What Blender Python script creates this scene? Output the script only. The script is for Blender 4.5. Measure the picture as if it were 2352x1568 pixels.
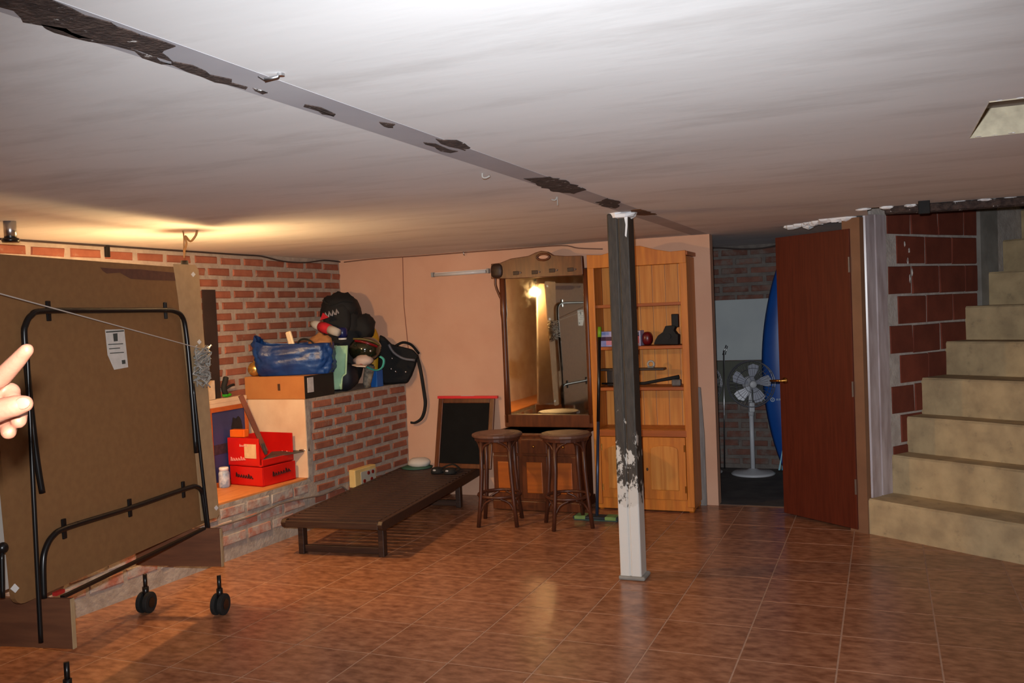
import bpy, bmesh, math, random
from mathutils import Vector, Matrix, noise
random.seed(7)
for o in list(bpy.data.objects): bpy.data.objects.remove(o)
S = bpy.context.scene
COL = S.collection
U = 0.4                      # one floor tile in metres

# ------------------------------------------------------------------ camera
W_, H_ = 2352, 1568
F_ = 2066.94
YAW, PITCH, ROLL = -.3932, -.0318, -.0419
CAM = Vector((7.5499, -12.7268, 3.8234)) * U
fw = Vector((math.sin(YAW)*math.cos(PITCH), math.cos(YAW)*math.cos(PITCH), math.sin(PITCH)))
r0 = Vector((math.cos(YAW), -math.sin(YAW), 0)); u0 = r0.cross(fw)
rt = math.cos(ROLL)*r0 + math.sin(ROLL)*u0
up = -math.sin(ROLL)*r0 + math.cos(ROLL)*u0
cam_d = bpy.data.cameras.new('camera'); cam = bpy.data.objects.new('camera', cam_d); COL.objects.link(cam)
cam_d.sensor_width = 36; cam_d.lens = F_/W_*36; cam_d.clip_start = .05; cam_d.clip_end = 60
cam.matrix_world = Matrix(((rt.x, up.x, -fw.x, CAM.x), (rt.y, up.y, -fw.y, CAM.y), (rt.z, up.z, -fw.z, CAM.z), (0, 0, 0, 1)))
S.camera = cam

def ray(px, py): return fw + (px-W_/2)/F_*rt - (py-H_/2)/F_*up
def hit(px, py, P, N):
    d = ray(px, py); P = Vector(P); N = Vector(N)
    return CAM + d*((P-CAM).dot(N)/d.dot(N))
def onz(px, py, z): return hit(px, py, (0, 0, z), (0, 0, 1))
def onx(px, py, x): return hit(px, py, (x, 0, 0), (1, 0, 0))
def ony(px, py, y): return hit(px, py, (0, y, 0), (0, 1, 0))

# ------------------------------------------------------------------ light
wd = bpy.data.worlds.new('world'); S.world = wd; wd.use_nodes = True
wd.node_tree.nodes['Background'].inputs[0].default_value = (.5, .5, .55, 1)
wd.node_tree.nodes['Background'].inputs[1].default_value = .05
def spot(name, loc, aim, w, size, blend, rad, col):
    l = bpy.data.lights.new(name, 'SPOT'); l.energy = w; l.spot_size = math.radians(size); l.spot_blend = blend
    l.shadow_soft_size = rad; l.color = col
    o = bpy.data.objects.new(name, l); COL.objects.link(o); o.location = loc
    o.rotation_euler = (Vector(aim)-Vector(loc)).to_track_quat('-Z', 'Y').to_euler(); return o
def point(name, loc, w, rad, col):
    l = bpy.data.lights.new(name, 'POINT'); l.energy = w; l.shadow_soft_size = rad; l.color = col
    o = bpy.data.objects.new(name, l); COL.objects.link(o); o.location = loc; return o
FL = CAM + up*.065 - rt*.03 + fw*.03
fl = spot('camera_flash', FL, FL + fw*4 - up*.30 + rt*.22, 560, 76, 1.0, .018, (.95, .975, 1)); fl.scale = (1.42, 1, 1)
BULB = Vector((-1.41*U, -2.87*U, 4.40*U))
vs = S.view_settings
vs.view_transform = 'Standard'; vs.look = 'None'; vs.exposure = .12; vs.gamma = 1; vs.use_curve_mapping = False

# ------------------------------------------------------------------ materials
def lin(c): return tuple(((x/255)/12.92 if x/255 <= .04045 else ((x/255+.055)/1.055)**2.4) for x in c) + (1,)
MATS = {}
def nd(t, k, **kw):
    n = t.nodes.new(k)
    for a, b in kw.items(): setattr(n, a, b)
    return n
def mat(name, c1, c2=None, rough=.6, scale=8, stretch=(1, 1, 1), bump=0, bscale=None, metal=0, rand=0, detail=4, spec=.5, edge=(.35, .65), emit=None, rot=0, coat=0, sheen=0, trans=0, sss=0):
    if name in MATS: return MATS[name]
    m = bpy.data.materials.new(name); m.use_nodes = True; t = m.node_tree; b = t.nodes['Principled BSDF']
    b.inputs['Roughness'].default_value = rough; b.inputs['Metallic'].default_value = metal
    b.inputs['Specular IOR Level'].default_value = spec; b.inputs['Base Color'].default_value = lin(c1)
    b.inputs['Coat Weight'].default_value = coat
    if trans: b.inputs['Transmission Weight'].default_value = trans
    if sss:
        b.inputs['Subsurface Weight'].default_value = sss; b.inputs['Subsurface Radius'].default_value = (1, .35, .2); b.inputs['Subsurface Scale'].default_value = .006
    tc = nd(t, 'ShaderNodeTexCoord'); mp = nd(t, 'ShaderNodeMapping'); mp.inputs['Scale'].default_value = stretch; mp.inputs['Rotation'].default_value = (0, 0, rot)
    t.links.new(tc.outputs['Object'], mp.inputs['Vector'])
    if rand:
        oi = nd(t, 'ShaderNodeObjectInfo'); vm = nd(t, 'ShaderNodeVectorMath', operation='ADD')
        ml = nd(t, 'ShaderNodeMath', operation='MULTIPLY'); ml.inputs[1].default_value = 37
        t.links.new(oi.outputs['Random'], ml.inputs[0]); t.links.new(mp.outputs[0], vm.inputs[0]); t.links.new(ml.outputs[0], vm.inputs[1])
        vec = vm.outputs[0]
    else: vec = mp.outputs[0]
    if c2 is not None:
        n = nd(t, 'ShaderNodeTexNoise'); n.inputs['Scale'].default_value = scale; n.inputs['Detail'].default_value = detail
        t.links.new(vec, n.inputs['Vector'])
        r = nd(t, 'ShaderNodeValToRGB'); r.color_ramp.elements[0].position = edge[0]; r.color_ramp.elements[1].position = edge[1]
        r.color_ramp.elements[0].color = lin(c1); r.color_ramp.elements[1].color = lin(c2)
        t.links.new(n.outputs['Fac'], r.inputs['Fac']); out = r.outputs['Color']
        if rand:
            hs = nd(t, 'ShaderNodeHueSaturation'); mr = nd(t, 'ShaderNodeMapRange')
            mr.inputs['To Min'].default_value = 1-rand; mr.inputs['To Max'].default_value = 1+rand
            t.links.new(oi.outputs['Random'], mr.inputs['Value']); t.links.new(mr.outputs[0], hs.inputs['Value']); t.links.new(out, hs.inputs['Color']); out = hs.outputs['Color']
        t.links.new(out, b.inputs['Base Color'])
    if bump:
        n2 = nd(t, 'ShaderNodeTexNoise'); n2.inputs['Scale'].default_value = bscale or scale*3; n2.inputs['Detail'].default_value = 6
        t.links.new(vec, n2.inputs['Vector'])
        bp = nd(t, 'ShaderNodeBump'); bp.inputs['Strength'].default_value = bump; bp.inputs['Distance'].default_value = .01
        t.links.new(n2.outputs['Fac'], bp.inputs['Height']); t.links.new(bp.outputs['Normal'], b.inputs['Normal'])
    if emit:
        b.inputs['Emission Color'].default_value = lin(emit[0]); b.inputs['Emission Strength'].default_value = emit[1]
    MATS[name] = m; return m
def overlay(m, col, mask_fn, rough=None):
    """paint a second colour over a material; mask_fn(tree) returns a 0..1 socket"""
    t = m.node_tree; b = t.nodes['Principled BSDF']; s = b.inputs['Base Color']
    mx = nd(t, 'ShaderNodeMix', data_type='RGBA'); mx.inputs[7].default_value = lin(col)
    if s.is_linked: t.links.new(s.links[0].from_socket, mx.inputs[6])
    else: mx.inputs[6].default_value = s.default_value
    f = mask_fn(t); t.links.new(f, mx.inputs[0]); t.links.new(mx.outputs[2], s)
    if rough is not None:
        rm = nd(t, 'ShaderNodeMix'); rm.inputs[2].default_value = b.inputs['Roughness'].default_value; rm.inputs[3].default_value = rough
        t.links.new(f, rm.inputs[0]); t.links.new(rm.outputs[0], b.inputs['Roughness'])
def noise_mask(scale, lo, hi, stretch=(1, 1, 1), rand=False, zfade=None):
    def fn(t):
        tc = nd(t, 'ShaderNodeTexCoord'); mp = nd(t, 'ShaderNodeMapping'); mp.inputs['Scale'].default_value = stretch
        t.links.new(tc.outputs['Object'], mp.inputs[0]); v = mp.outputs[0]
        if rand:
            oi = nd(t, 'ShaderNodeObjectInfo'); ml = nd(t, 'ShaderNodeMath', operation='MULTIPLY'); ml.inputs[1].default_value = 53
            a = nd(t, 'ShaderNodeVectorMath', operation='ADD'); t.links.new(oi.outputs['Random'], ml.inputs[0]); t.links.new(v, a.inputs[0]); t.links.new(ml.outputs[0], a.inputs[1]); v = a.outputs[0]
        n = nd(t, 'ShaderNodeTexNoise'); n.inputs['Scale'].default_value = scale; n.inputs['Detail'].default_value = 7; n.inputs['Roughness'].default_value = .65
        t.links.new(v, n.inputs['Vector']); val = n.outputs['Fac']
        if zfade:                                     # add a slope along object z: (z0, gain)
            sp = nd(t, 'ShaderNodeSeparateXYZ'); t.links.new(tc.outputs['Object'], sp.inputs[0])
            ma = nd(t, 'ShaderNodeMath', operation='MULTIPLY_ADD'); ma.inputs[1].default_value = zfade[1]; ma.inputs[2].default_value = -zfade[0]*zfade[1]
            t.links.new(sp.outputs['Z'], ma.inputs[0]); ad = nd(t, 'ShaderNodeMath', operation='ADD'); t.links.new(val, ad.inputs[0]); t.links.new(ma.outputs[0], ad.inputs[1]); val = ad.outputs[0]
        mr = nd(t, 'ShaderNodeMapRange'); mr.inputs[1].default_value = lo; mr.inputs[2].default_value = hi; t.links.new(val, mr.inputs[0]); return mr.outputs[0]
    return fn

m_ceil = mat('ceiling_paint', (234, 235, 237), (240, 241, 243), .85, 1.6, (.6, 2.4, 1), .05, 9)
overlay(m_ceil, (204, 202, 202), noise_mask(2.4, .5, .85, (.5, 1.8, 1)))
m_pink = mat('salmon_plaster', (210, 162, 134), (216, 170, 142), .8, 3, bump=.12, bscale=30)
m_mortar = mat('grey_mortar', (160, 144, 132), (178, 162, 148), .95, 18, bump=.5, bscale=60)
m_mortar_w = mat('pale_mortar', (150, 138, 128), (174, 164, 154), .95, 14, bump=.5, bscale=50)
m_brick = mat('orange_brick', (140, 80, 60), (158, 95, 72), .9, 10, bump=.3, bscale=60, rand=.16)
overlay(m_brick, (150, 128, 114), noise_mask(9, .6, .76, rand=True))
m_brick_w = mat('whitewashed_brick', (158, 92, 74), (176, 112, 92), .9, 10, bump=.4, bscale=50, rand=.12)
overlay(m_brick_w, (176, 166, 158), noise_mask(8, .38, .58, rand=True))
m_block = mat('red_hollow_brick', (106, 46, 30), (122, 56, 38), .85, 6, bump=.15, bscale=60, rand=.12)
overlay(m_block, (190, 180, 172), noise_mask(5, .72, .8, rand=True))
m_mort_s = mat('white_mortar', (176, 166, 160), (196, 188, 182), .95, 16, bump=.4, bscale=60)
m_cream = mat('cream_plaster', (226, 196, 164), (212, 176, 144), .85, 5, bump=.15, bscale=25)
m_tile = mat('terracotta_tile', (124, 78, 54), (174, 122, 92), .25, 15, (1, 1.8, 1), .04, 30, rand=.07, detail=6, edge=(.3, .72), spec=.45)
m_grout = mat('grout', (182, 144, 120), (168, 130, 106), .8, 20)
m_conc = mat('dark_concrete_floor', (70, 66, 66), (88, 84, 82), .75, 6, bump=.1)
m_step = mat('stair_concrete', (196, 172, 132), (168, 146, 112), .9, 7, bump=.35, bscale=35, detail=6)
overlay(m_step, (150, 132, 104), noise_mask(14, .6, .75))
m_greypl = mat('grey_render', (150, 146, 140), (128, 124, 118), .9, 6, bump=.2)
m_door = mat('mahogany_veneer', (80, 28, 16), (94, 36, 21), .42, 5, (14, 14, .8), rot=0)
m_frame = mat('brown_frame_paint', (124, 88, 66), (134, 96, 72), .5, 6)
m_white_trim = mat('white_gloss_paint', (196, 184, 188), (166, 150, 152), .28, 5, (4, 4, .8))
m_steel = mat('rusty_post_steel', (62, 52, 44), (80, 68, 58), .5, 12, (4, 4, 1), metal=.3, bump=.1)
m_rust = mat('rust_scale', (52, 40, 38), (84, 68, 62), .9, 40, bump=.9, bscale=90)
overlay(m_rust, (206, 204, 202), noise_mask(24, .62, .68))
m_beam = mat('painted_beam_grey', (178, 178, 186), (190, 190, 196), .7, 4)
m_black = mat('black_tube', (16, 15, 16), None, .3, spec=.5)
m_rubber = mat('black_rubber', (18, 18, 18), (26, 25, 24), .8, 20)
m_board = mat('brown_hardboard', (124, 86, 50), (130, 92, 54), .75, 30)
m_board_l = mat('bare_hardboard', (176, 146, 108), (166, 136, 100), .8, 20)
m_board_e = mat('board_edge', (110, 52, 40), (90, 50, 36), .8, 30)
m_apron = mat('walnut_laminate', (94, 57, 38), (112, 70, 46), .6, 4, (1, 8, 8))
m_dwood = mat('dark_stained_wood', (46, 28, 20), (62, 40, 28), .5, 6, (1, 10, 10), bump=.05)
m_swood = mat('stool_wood', (66, 34, 22), (84, 44, 28), .42, 8, (6, 6, 1))
m_seat = mat('stool_seat_wood', (110, 78, 62), (92, 62, 50), .45, 10)
m_mahog = mat('mirror_frame_wood', (84, 42, 22), (106, 56, 28), .35, 6, (6, 6, 1))
m_pine = mat('honey_pine', (206, 126, 40), (184, 104, 30), .45, 4, (9, 9, .7), detail=6)
m_pine_d = mat('honey_pine_edge', (172, 90, 26), (150, 76, 24), .45, 4, (.7, 9, 9))
m_pine_l = mat('pine_back_board', (214, 144, 62), (196, 120, 42), .5, 4, (12, 12, .6), rand=.1)
m_mirror = mat('mirror_silver', (214, 210, 196), None, .02, metal=1)
overlay(m_mirror, (196, 186, 160), noise_mask(3.2, .52, .75), rough=.1)
m_white = mat('white_plastic', (225, 224, 222), None, .5)
m_metal = mat('brushed_metal', (190, 190, 192), None, .3, metal=1)
m_brass = mat('brass', (190, 140, 70), None, .3, metal=1)

# ------------------------------------------------------------------ mesh helpers
class MB:
    def __init__(s): s.v = []; s.f = []
    def add(s, vs, fs, M=None):
        k = len(s.v)
        for p in vs:
            p = Vector(p); s.v.append(tuple(M @ p) if M is not None else tuple(p))
        s.f += [tuple(k+i for i in f) for f in fs]; return s
    def box(s, c, d, M=None, taper=0):
        x, y, z = d[0]/2, d[1]/2, d[2]/2; q = 1-taper
        vs = [(c[0]+a*x*(q if e > 0 else 1), c[1]+b*y*(q if e > 0 else 1), c[2]+e*z) for e in (-1, 1) for a, b in ((-1, -1), (1, -1), (1, 1), (-1, 1))]
        return s.add(vs, [(3, 2, 1, 0), (4, 5, 6, 7), (0, 1, 5, 4), (1, 2, 6, 5), (2, 3, 7, 6), (3, 0, 4, 7)], M)
    def bar(s, a, b, w, h, upv=(0, 0, 1)):
        a = Vector(a); b = Vector(b); d = (b-a); L = d.length; d.normalize(); u = Vector(upv); x = d.cross(u)
        if x.length < 1e-4: x = d.cross(Vector((1, 0, 0)))
        x.normalize(); u = x.cross(d)
        M = Matrix(((x.x, d.x, u.x, 0), (x.y, d.y, u.y, 0), (x.z, d.z, u.z, 0), (0, 0, 0, 1))); M.translation = (a+b)/2
        return s.box((0, 0, 0), (w, L, h), M)
    def tube(s, pts, r, n=8, closed=False, caps=True, flat=1):
        P = [Vector(p) for p in pts]; N = len(P); R = r if isinstance(r, (list, tuple)) else [r]*N
        vs = []; prev = None
        for i, p in enumerate(P):
            a = P[i-1] if (i or closed) else P[i]; b = P[(i+1) % N] if (i < N-1 or closed) else P[i]
            d = (b-a).normalized() if (b-a).length > 1e-9 else Vector((0, 0, 1))
            if prev is None:
                x = d.orthogonal().normalized() if abs(d.z) > .95 else d.cross(Vector((0, 0, 1))).normalized()
            else:
                x = (prev - d*prev.dot(d)); x = x.normalized() if x.length > 1e-6 else d.orthogonal().normalized()
            prev = x; y = d.cross(x)
            for k in range(n):
                t = 2*math.pi*k/n; vs.append(p + (x*math.cos(t) + y*math.sin(t)*flat)*R[i])
        fs = []
        for i in range(N if closed else N-1):
            j = (i+1) % N
            for k in range(n): fs.append((i*n+k, i*n+(k+1) % n, j*n+(k+1) % n, j*n+k))
        if caps and not closed:
            fs.append(tuple(range(n))[::-1]); fs.append(tuple((N-1)*n+k for k in range(n)))
        return s.add(vs, fs)
    def lathe(s, prof, n=16, c=(0, 0, 0), M=None):
        vs = []; fs = []
        for r, z in prof:
            for k in range(n):
                t = 2*math.pi*k/n; vs.append((c[0]+r*math.cos(t), c[1]+r*math.sin(t), c[2]+z))
        for i in range(len(prof)-1):
            for k in range(n): fs.append((i*n+k, i*n+(k+1) % n, (i+1)*n+(k+1) % n, (i+1)*n+k))
        fs.append(tuple(range(n))[::-1]); fs.append(tuple((len(prof)-1)*n+k for k in range(n)))
        return s.add(vs, fs, M)
    def prism(s, poly, d0, d1, fn):
        n = len(poly); vs = [fn(a, b, d0) for a, b in poly] + [fn(a, b, d1) for a, b in poly]
        fs = [tuple(range(n))[::-1], tuple(range(n, 2*n))] + [(i, (i+1) % n, n+(i+1) % n, n+i) for i in range(n)]
        return s.add(vs, fs)
    def ball(s, c, r, n=14, m=9, wob=0, seed=0, M=None, sq=1):
        if not isinstance(r, (tuple, list)): r = (r, r, r)
        vs = []; fs = []
        pw = lambda x: math.copysign(abs(x)**sq, x)
        for i in range(m+1):
            a = math.pi*i/m
            for k in range(n):
                t = 2*math.pi*k/n
                d = Vector((pw(math.sin(a))*pw(math.cos(t)), pw(math.sin(a))*pw(math.sin(t)), pw(-math.cos(a))))
                q = 1 + wob*noise.noise(d*2.2 + Vector((seed*7.1, seed, 0)))
                vs.append((c[0]+r[0]*d.x*q, c[1]+r[1]*d.y*q, c[2]+r[2]*d.z*q))
        for i in range(m):
            for k in range(n): fs.append((i*n+k, i*n+(k+1) % n, (i+1)*n+(k+1) % n, (i+1)*n+k))
        return s.add(vs, fs, M)
    def mesh(s, name, m, smooth=False):
        me = bpy.data.meshes.new(name); me.from_pydata([tuple(p) for p in s.v], [], s.f); me.update()
        bm = bmesh.new(); bm.from_mesh(me); bmesh.ops.remove_doubles(bm, verts=bm.verts, dist=1e-5); bmesh.ops.recalc_face_normals(bm, faces=bm.faces); bm.to_mesh(me); bm.free()
        if m: me.materials.append(m)
        if smooth: me.polygons.foreach_set('use_smooth', [True]*len(me.polygons))
        return me
    def build(s, name, m, parent=None, smooth=False, bevel=0, sub=0, label=None):
        o = bpy.data.objects.new(name, s.mesh(name, m, smooth)); COL.objects.link(o); o.parent = parent
        if bevel:
            b = o.modifiers.new('bevel', 'BEVEL'); b.width = bevel; b.segments = 2; b.limit_method = 'ANGLE'
        if sub:
            b = o.modifiers.new('sub', 'SUBSURF'); b.levels = sub; b.render_levels = sub
        if label: o['label'] = label
        return o
def B(*a, **k): return MB().box(*a, **k)
def tag(o, label, cat, group=None):
    o['label'] = label; o['category'] = cat
    if group: o['group'] = group
    return o
def thing(name, label, cat, loc=(0, 0, 0), rz=0, group=None):
    o = bpy.data.objects.new(name, None); COL.objects.link(o); o.location = loc; o.rotation_euler = (0, 0, rz); o.empty_display_size = .05
    return tag(o, label, cat, group)
def struct(o, label=None):
    o['kind'] = 'structure'
    if label: o['label'] = label
    return o
def inst(name, me, parent, loc, rz=0, rot=None, scale=None):
    o = bpy.data.objects.new(name, me); COL.objects.link(o); o.parent = parent; o.location = loc
    o.rotation_euler = rot or (0, 0, rz)
    if scale: o.scale = scale
    return o
def copy_tree(o, loc=None, rz=None, parent=None):
    c = o.copy(); COL.objects.link(c)
    if parent: c.parent = parent
    if loc is not None: c.location = loc
    if rz is not None: c.rotation_euler = (0, 0, rz)
    for ch in list(o.children): copy_tree(ch, parent=c)
    return c
def arc(c, r, a0, a1, n, fn):
    return [fn(c[0]+r*math.cos(a0+(a1-a0)*i/n), c[1]+r*math.sin(a0+(a1-a0)*i/n)) for i in range(n+1)]
def smooth_path(pts, k=6):
    P = [Vector(p) for p in pts]; out = []
    for i in range(len(P)-1):
        a = P[max(i-1, 0)]; b = P[i]; c = P[i+1]; d = P[min(i+2, len(P)-1)]
        for j in range(k):
            t = j/k; out.append(.5*((2*b) + (c-a)*t + (2*a-5*b+4*c-d)*t*t + (3*b-a-3*c+d)*t**3))
    out.append(P[-1]); return out

# ------------------------------------------------------------------ the room
CZ = 5.15*U                                  # ceiling height
XL = -3.68*U; YB = 4.45*U; XP = 4.54*U       # upper left wall, back wall, end of the back wall
YS = 8.5*U                                   # far wall of the store room
XR = 11.6*U; YF = -17*U
# floor
floor = struct(MB().box(((XL+XR)/2, (YF+YB+.1)/2, -.0515), (XR-XL, YB+.1-YF, .1)).build('floor', m_grout))
tm = []
for k in range(3):
    b = MB(); h = U/2-.0026; c = .0012
    b.add([(-h, -h, 0), (h, -h, 0), (h, h, 0), (-h, h, 0), (-h+c, -h+c, .01), (h-c, -h+c, .01), (h-c, h-c, .01), (-h+c, h-c, .01)],
          [(4, 5, 6, 7), (0, 1, 5, 4), (1, 2, 6, 5), (2, 3, 7, 6), (3, 0, 4, 7)])
    tm.append(b.mesh('tile', m_tile))
for i in range(-3, 11):
    for j in range(-8, 4):
        inst('tile', random.choice(tm), floor, ((i+.5)*U, (j+.5)*U, -.01), random.choice((0, math.pi)))
# the strip of cut tiles along the back wall
ct = MB().box((0, 0, .005), (U-.007, .45*U-.006, .01)).mesh('tile', m_tile)
for i in range(-3, 8): inst('tile', ct, floor, ((i+.5)*U, 4.225*U, -.01))
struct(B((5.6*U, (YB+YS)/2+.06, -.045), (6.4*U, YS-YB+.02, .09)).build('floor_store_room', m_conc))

# ceiling with a broken-out recess and an embedded beam
HX0, HX1, HY0, HY1 = 8.26*U, 10.4*U, -5.63*U, -4.10*U
cb = MB()
def axis(lo, hi, st, extra):
    n = max(1, round((hi-lo)/st)); a = [lo+(hi-lo)*i/n for i in range(n+1)]
    a = [x for x in a if all(abs(x-e) > st*.45 for e in extra if lo < e < hi)] + [e for e in extra if lo < e < hi]; return sorted(set(a))
def cgrid(x0, x1, y0, y1, st):
    xs = axis(x0, x1, st, [HX0, HX1]); ys = axis(y0, y1, st, [HY0, HY1])
    zf = lambda x, y: CZ + .0035*noise.noise(Vector((x*.9, y*1.5, 3))) *min(1, .05+abs(x-4.37*U)*1.2) + .001*noise.noise(Vector((x*2.5, y*4, 9)))*min(1, abs(x-4.37*U)*3)
    vs = [(x, y, zf(x, y)) for y in ys for x in xs]; fs = []
    for j in range(len(ys)-1):
        for i in range(len(xs)-1):
            mx, my = (xs[i]+xs[i+1])/2, (ys[j]+ys[j+1])/2
            if HX0 < mx < HX1 and HY0 < my < HY1: continue
            n = len(xs); fs.append((j*n+i, j*n+i+1, (j+1)*n+i+1, (j+1)*n+i))
    cb.add(vs, fs)
YE = 1.68*U
cgrid(XL, XR, YF, YE, .16); cgrid(XL, 7.35*U, YE, YS+.1, .16)
ceiling = struct(cb.build('ceiling', m_ceil, smooth=True))
rb = MB()                                         # recess above the hole and the slab over everything
for a, b in (((HX0, HY0), (HX1, HY0)), ((HX1, HY0), (HX1, HY1)), ((HX1, HY1), (HX0, HY1)), ((HX0, HY1), (HX0, HY0))):
    rb.add([(a[0], a[1], CZ-.004), (b[0], b[1], CZ-.004), (b[0], b[1], CZ+.09), (a[0], a[1], CZ+.09)], [(0, 1, 2, 3)])
rb.build('recess_side', mat('raw_slab', (206, 196, 170), (170, 160, 140), .9, 14, bump=.5), ceiling)
MB().box(((HX0+HX1)/2, (HY0+HY1)/2, CZ+.1), (HX1-HX0+.1, HY1-HY0+.1, .02)).build('recess_top', mat('recess_concrete', (150, 140, 134), (120, 112, 108), .9, 10, bump=.4), ceiling)
# torn plaster lip round the recess
lp = MB(); random.seed(3)
def lip(a, b, w, n=14):
    a = Vector(a); b = Vector(b); d = (b-a)/n; q = Vector((-d.y, d.x)).normalized()
    for i in range(n):
        c = a+d*(i+.5) + q*random.uniform(-w, w)*.5
        lp.ball((c.x, c.y, CZ-.002), (w*.5, w*.5*random.uniform(.6, 1.1), random.uniform(.001, .002)), 7, 4, .4, i)
lip((HX0, HY1), (HX0+.7, HY1), .022); lip((HX0, HY0), (HX0+.7, HY0), .02)
lp.build('plaster_lip', m_ceil, ceiling)
struct(B(((XL+7.35*U)/2, (YF+YS)/2, CZ+.16), (7.35*U-XL, YS-YF+.4, .1)).build('ceiling_slab', m_greypl))
struct(B(((7.35*U+XR)/2, (YF+YE)/2, CZ+.16), (XR-7.35*U, YE-YF, .1)).build('ceiling_slab_side', m_greypl))
# flange of the steel beam flush in the ceiling
bx0, bx1 = 4.22*U, 4.52*U
beam = tag(B(((bx0+bx1)/2, (-17*U+4.4*U)/2, CZ+.0053), (bx1-bx0, 21.4*U, .012)).build('ceiling_beam', m_beam), 'steel beam flush in the white ceiling, painted grey with rusty patches', 'beam')
random.seed(11)
def rust_patch(pxs, name='rust_patch', m=m_rust, th=.001):
    P = [onz(x, y, CZ-.01) for x, y in pxs]; poly = []
    for i in range(len(P)):
        a, b = P[i], P[(i+1) % len(P)]; n = max(2, int((b-a).length/.035))
        for k in range(n):
            c = a.lerp(b, k/n); w = .012 if k else .004
            poly.append((c.x+random.uniform(-w, w), c.y+random.uniform(-w, w)))
    MB().prism(poly, CZ-.0018-th, CZ-.0004, lambda a, b, d: (a, b, d)).build(name, m, beam)
rust_patch([(0, -6), (100, -6), (160, 30), (258, 62), (262, 72), (330, 92), (408, 116), (370, 130), (395, 150), (320, 128), (230, 100), (180, 98), (100, 70), (45, 52), (0, 25)])
rust_patch([(100, 66), (170, 84), (260, 108), (360, 140), (395, 158), (370, 155), (260, 112), (170, 98), (110, 76)])
rust_patch([(395, 150), (470, 172), (565, 208), (560, 213), (460, 182), (400, 160)])
rust_patch([(585, 211), (615, 222), (608, 224), (588, 216)])
rust_patch([(700, 247), (775, 270), (765, 273), (710, 255)])
rust_patch([(868, 287), (905, 292), (900, 300), (880, 297)])
rust_patch([(1000, 325), (1045, 328), (1082, 345), (1070, 352), (1030, 342)])
rust_patch([(975, 333), (1010, 340), (1050, 353), (1035, 357), (1000, 347)])
rust_patch([(1203, 415), (1262, 411), (1305, 422), (1345, 440), (1320, 449), (1270, 444), (1230, 428)])
rust_patch([(1368, 468), (1395, 459), (1425, 468), (1415, 482), (1385, 478)])
m_rust_o = mat('orange_rust', (120, 78, 40), (96, 60, 34), .9, 40, bump=.6)
rust_patch([(1450, 486), (1470, 484), (1510, 496), (1480, 498), (1452, 496)], m=m_rust_o)

# ---- bricks
def brick_meshes(w, h, d, m, n=4, ch=.006, wob=.003):
    out = []
    for _ in range(n):
        j = lambda: random.uniform(-wob, wob); x, z = w/2, h/2
        vs = [(-x+j(), 0, -z+j()), (x+j(), 0, -z+j()), (x+j(), 0, z+j()), (-x+j(), 0, z+j())]
        vs += [(-x+ch+j(), -d+j(), -z+ch+j()), (x-ch+j(), -d+j(), -z+ch+j()), (x-ch+j(), -d+j(), z-ch+j()), (-x+ch+j(), -d+j(), z-ch+j())]
        out.append(MB().add(vs, [(4, 5, 6, 7), (0, 1, 5, 4), (1, 2, 6, 5), (2, 3, 7, 6), (3, 0, 4, 7)]).mesh('brick', m))
    return out
def lay(parent, meshes, org, ang, s0, s1, z0, z1, pw, ph, keep=None, phase=0, jit=.004):
    """bricks on a vertical face; org = start, ang = direction of the face, faces look to the right-hand side (-y local)"""
    e = Vector((math.cos(ang), math.sin(ang), 0)); n = Vector((math.sin(ang), -math.cos(ang), 0)); r = 0; z = z1-ph/2
    while z-ph*.3 > z0:
        s = s0 + (r % 2)*pw/2 - pw/2 + phase
        while s < s1+pw*.1:
            c0 = max(s-pw/2, s0); c1 = min(s+pw/2, s1); cut = (c1-c0)/pw
            if cut > .3 and (keep is None or keep((c0+c1)/2, z)):
                p = Vector(org) + e*((c0+c1)/2+random.uniform(-jit, jit)) + n*random.uniform(-.003, .002); p.z = z+random.uniform(-jit, jit)*.5
                inst('brick', random.choice(meshes), parent, p, ang, scale=(cut if cut < .97 else 1, 1, 1))
            s += pw
        z -= ph; r += 1
# upper left wall (face looks +x): direction along +y has right-hand side +x
wl = struct(B((XL-.06, (YF+YB)/2, CZ/2+.05), (.12, YB-YF+.24, CZ+.1)).build('wall_left', m_mortar), 'left wall of exposed brick in thick mortar')
bu = brick_meshes(.226, .051, .009, m_brick, 5)
lay(wl, bu, (XL, -5.6*U, 0), math.pi/2, 0, YB+5.6*U, 2.4*U, CZ-.02, .264, .082, keep=lambda s, z: (s-5.6*U > -1.6*U) or z > 4.45*U, phase=.06)
B((XL+.004, (YF-5.7*U)/2, CZ/2), (.02, -5.7*U-YF, CZ)).build('plaster_field', m_cream, wl)
B((XL+.003, (-5.7*U+.99*U)/2, .4+.28), (.016, 6.6*U, .56)).build('plaster_field', m_cream, wl)
# ledge and bench in front of it: the front face is slightly skewed
LA = math.atan2(4.98+4.13, -2.106+2.52); LE = Vector((math.cos(LA), math.sin(LA), 0)); LN = Vector((math.sin(LA), -math.cos(LA), 0))
L0 = Vector((-2.52*U, -4.13*U, 0))
def lface(y): return L0 + LE*((y-L0.y)/LE.y)             # point of the front face at world y
LZ = 2.40*U; BZ = .965*U; LY = .98*U
def block(y0, y1, z0, z1, m, name):
    a = lface(y0); b = lface(y1); pts = [(XL, y0), (a.x, a.y), (b.x, b.y), (XL, y1)]
    return MB().prism(pts, z0, z1, lambda p, q, d: (p, q, d)).build(name, m)
ledge = struct(block(LY, YB, 0, LZ, m_mortar, 'wall_ledge'), 'high brick ledge along the left wall')
bl = brick_meshes(.222, .05, .008, m_brick, 5)
s_of = lambda y: (y-L0.y)/LE.y
lay(ledge, bl, L0, LA, s_of(LY)+.05, s_of(YB), .02, LZ-.012, .262, .078, phase=.02)
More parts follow.
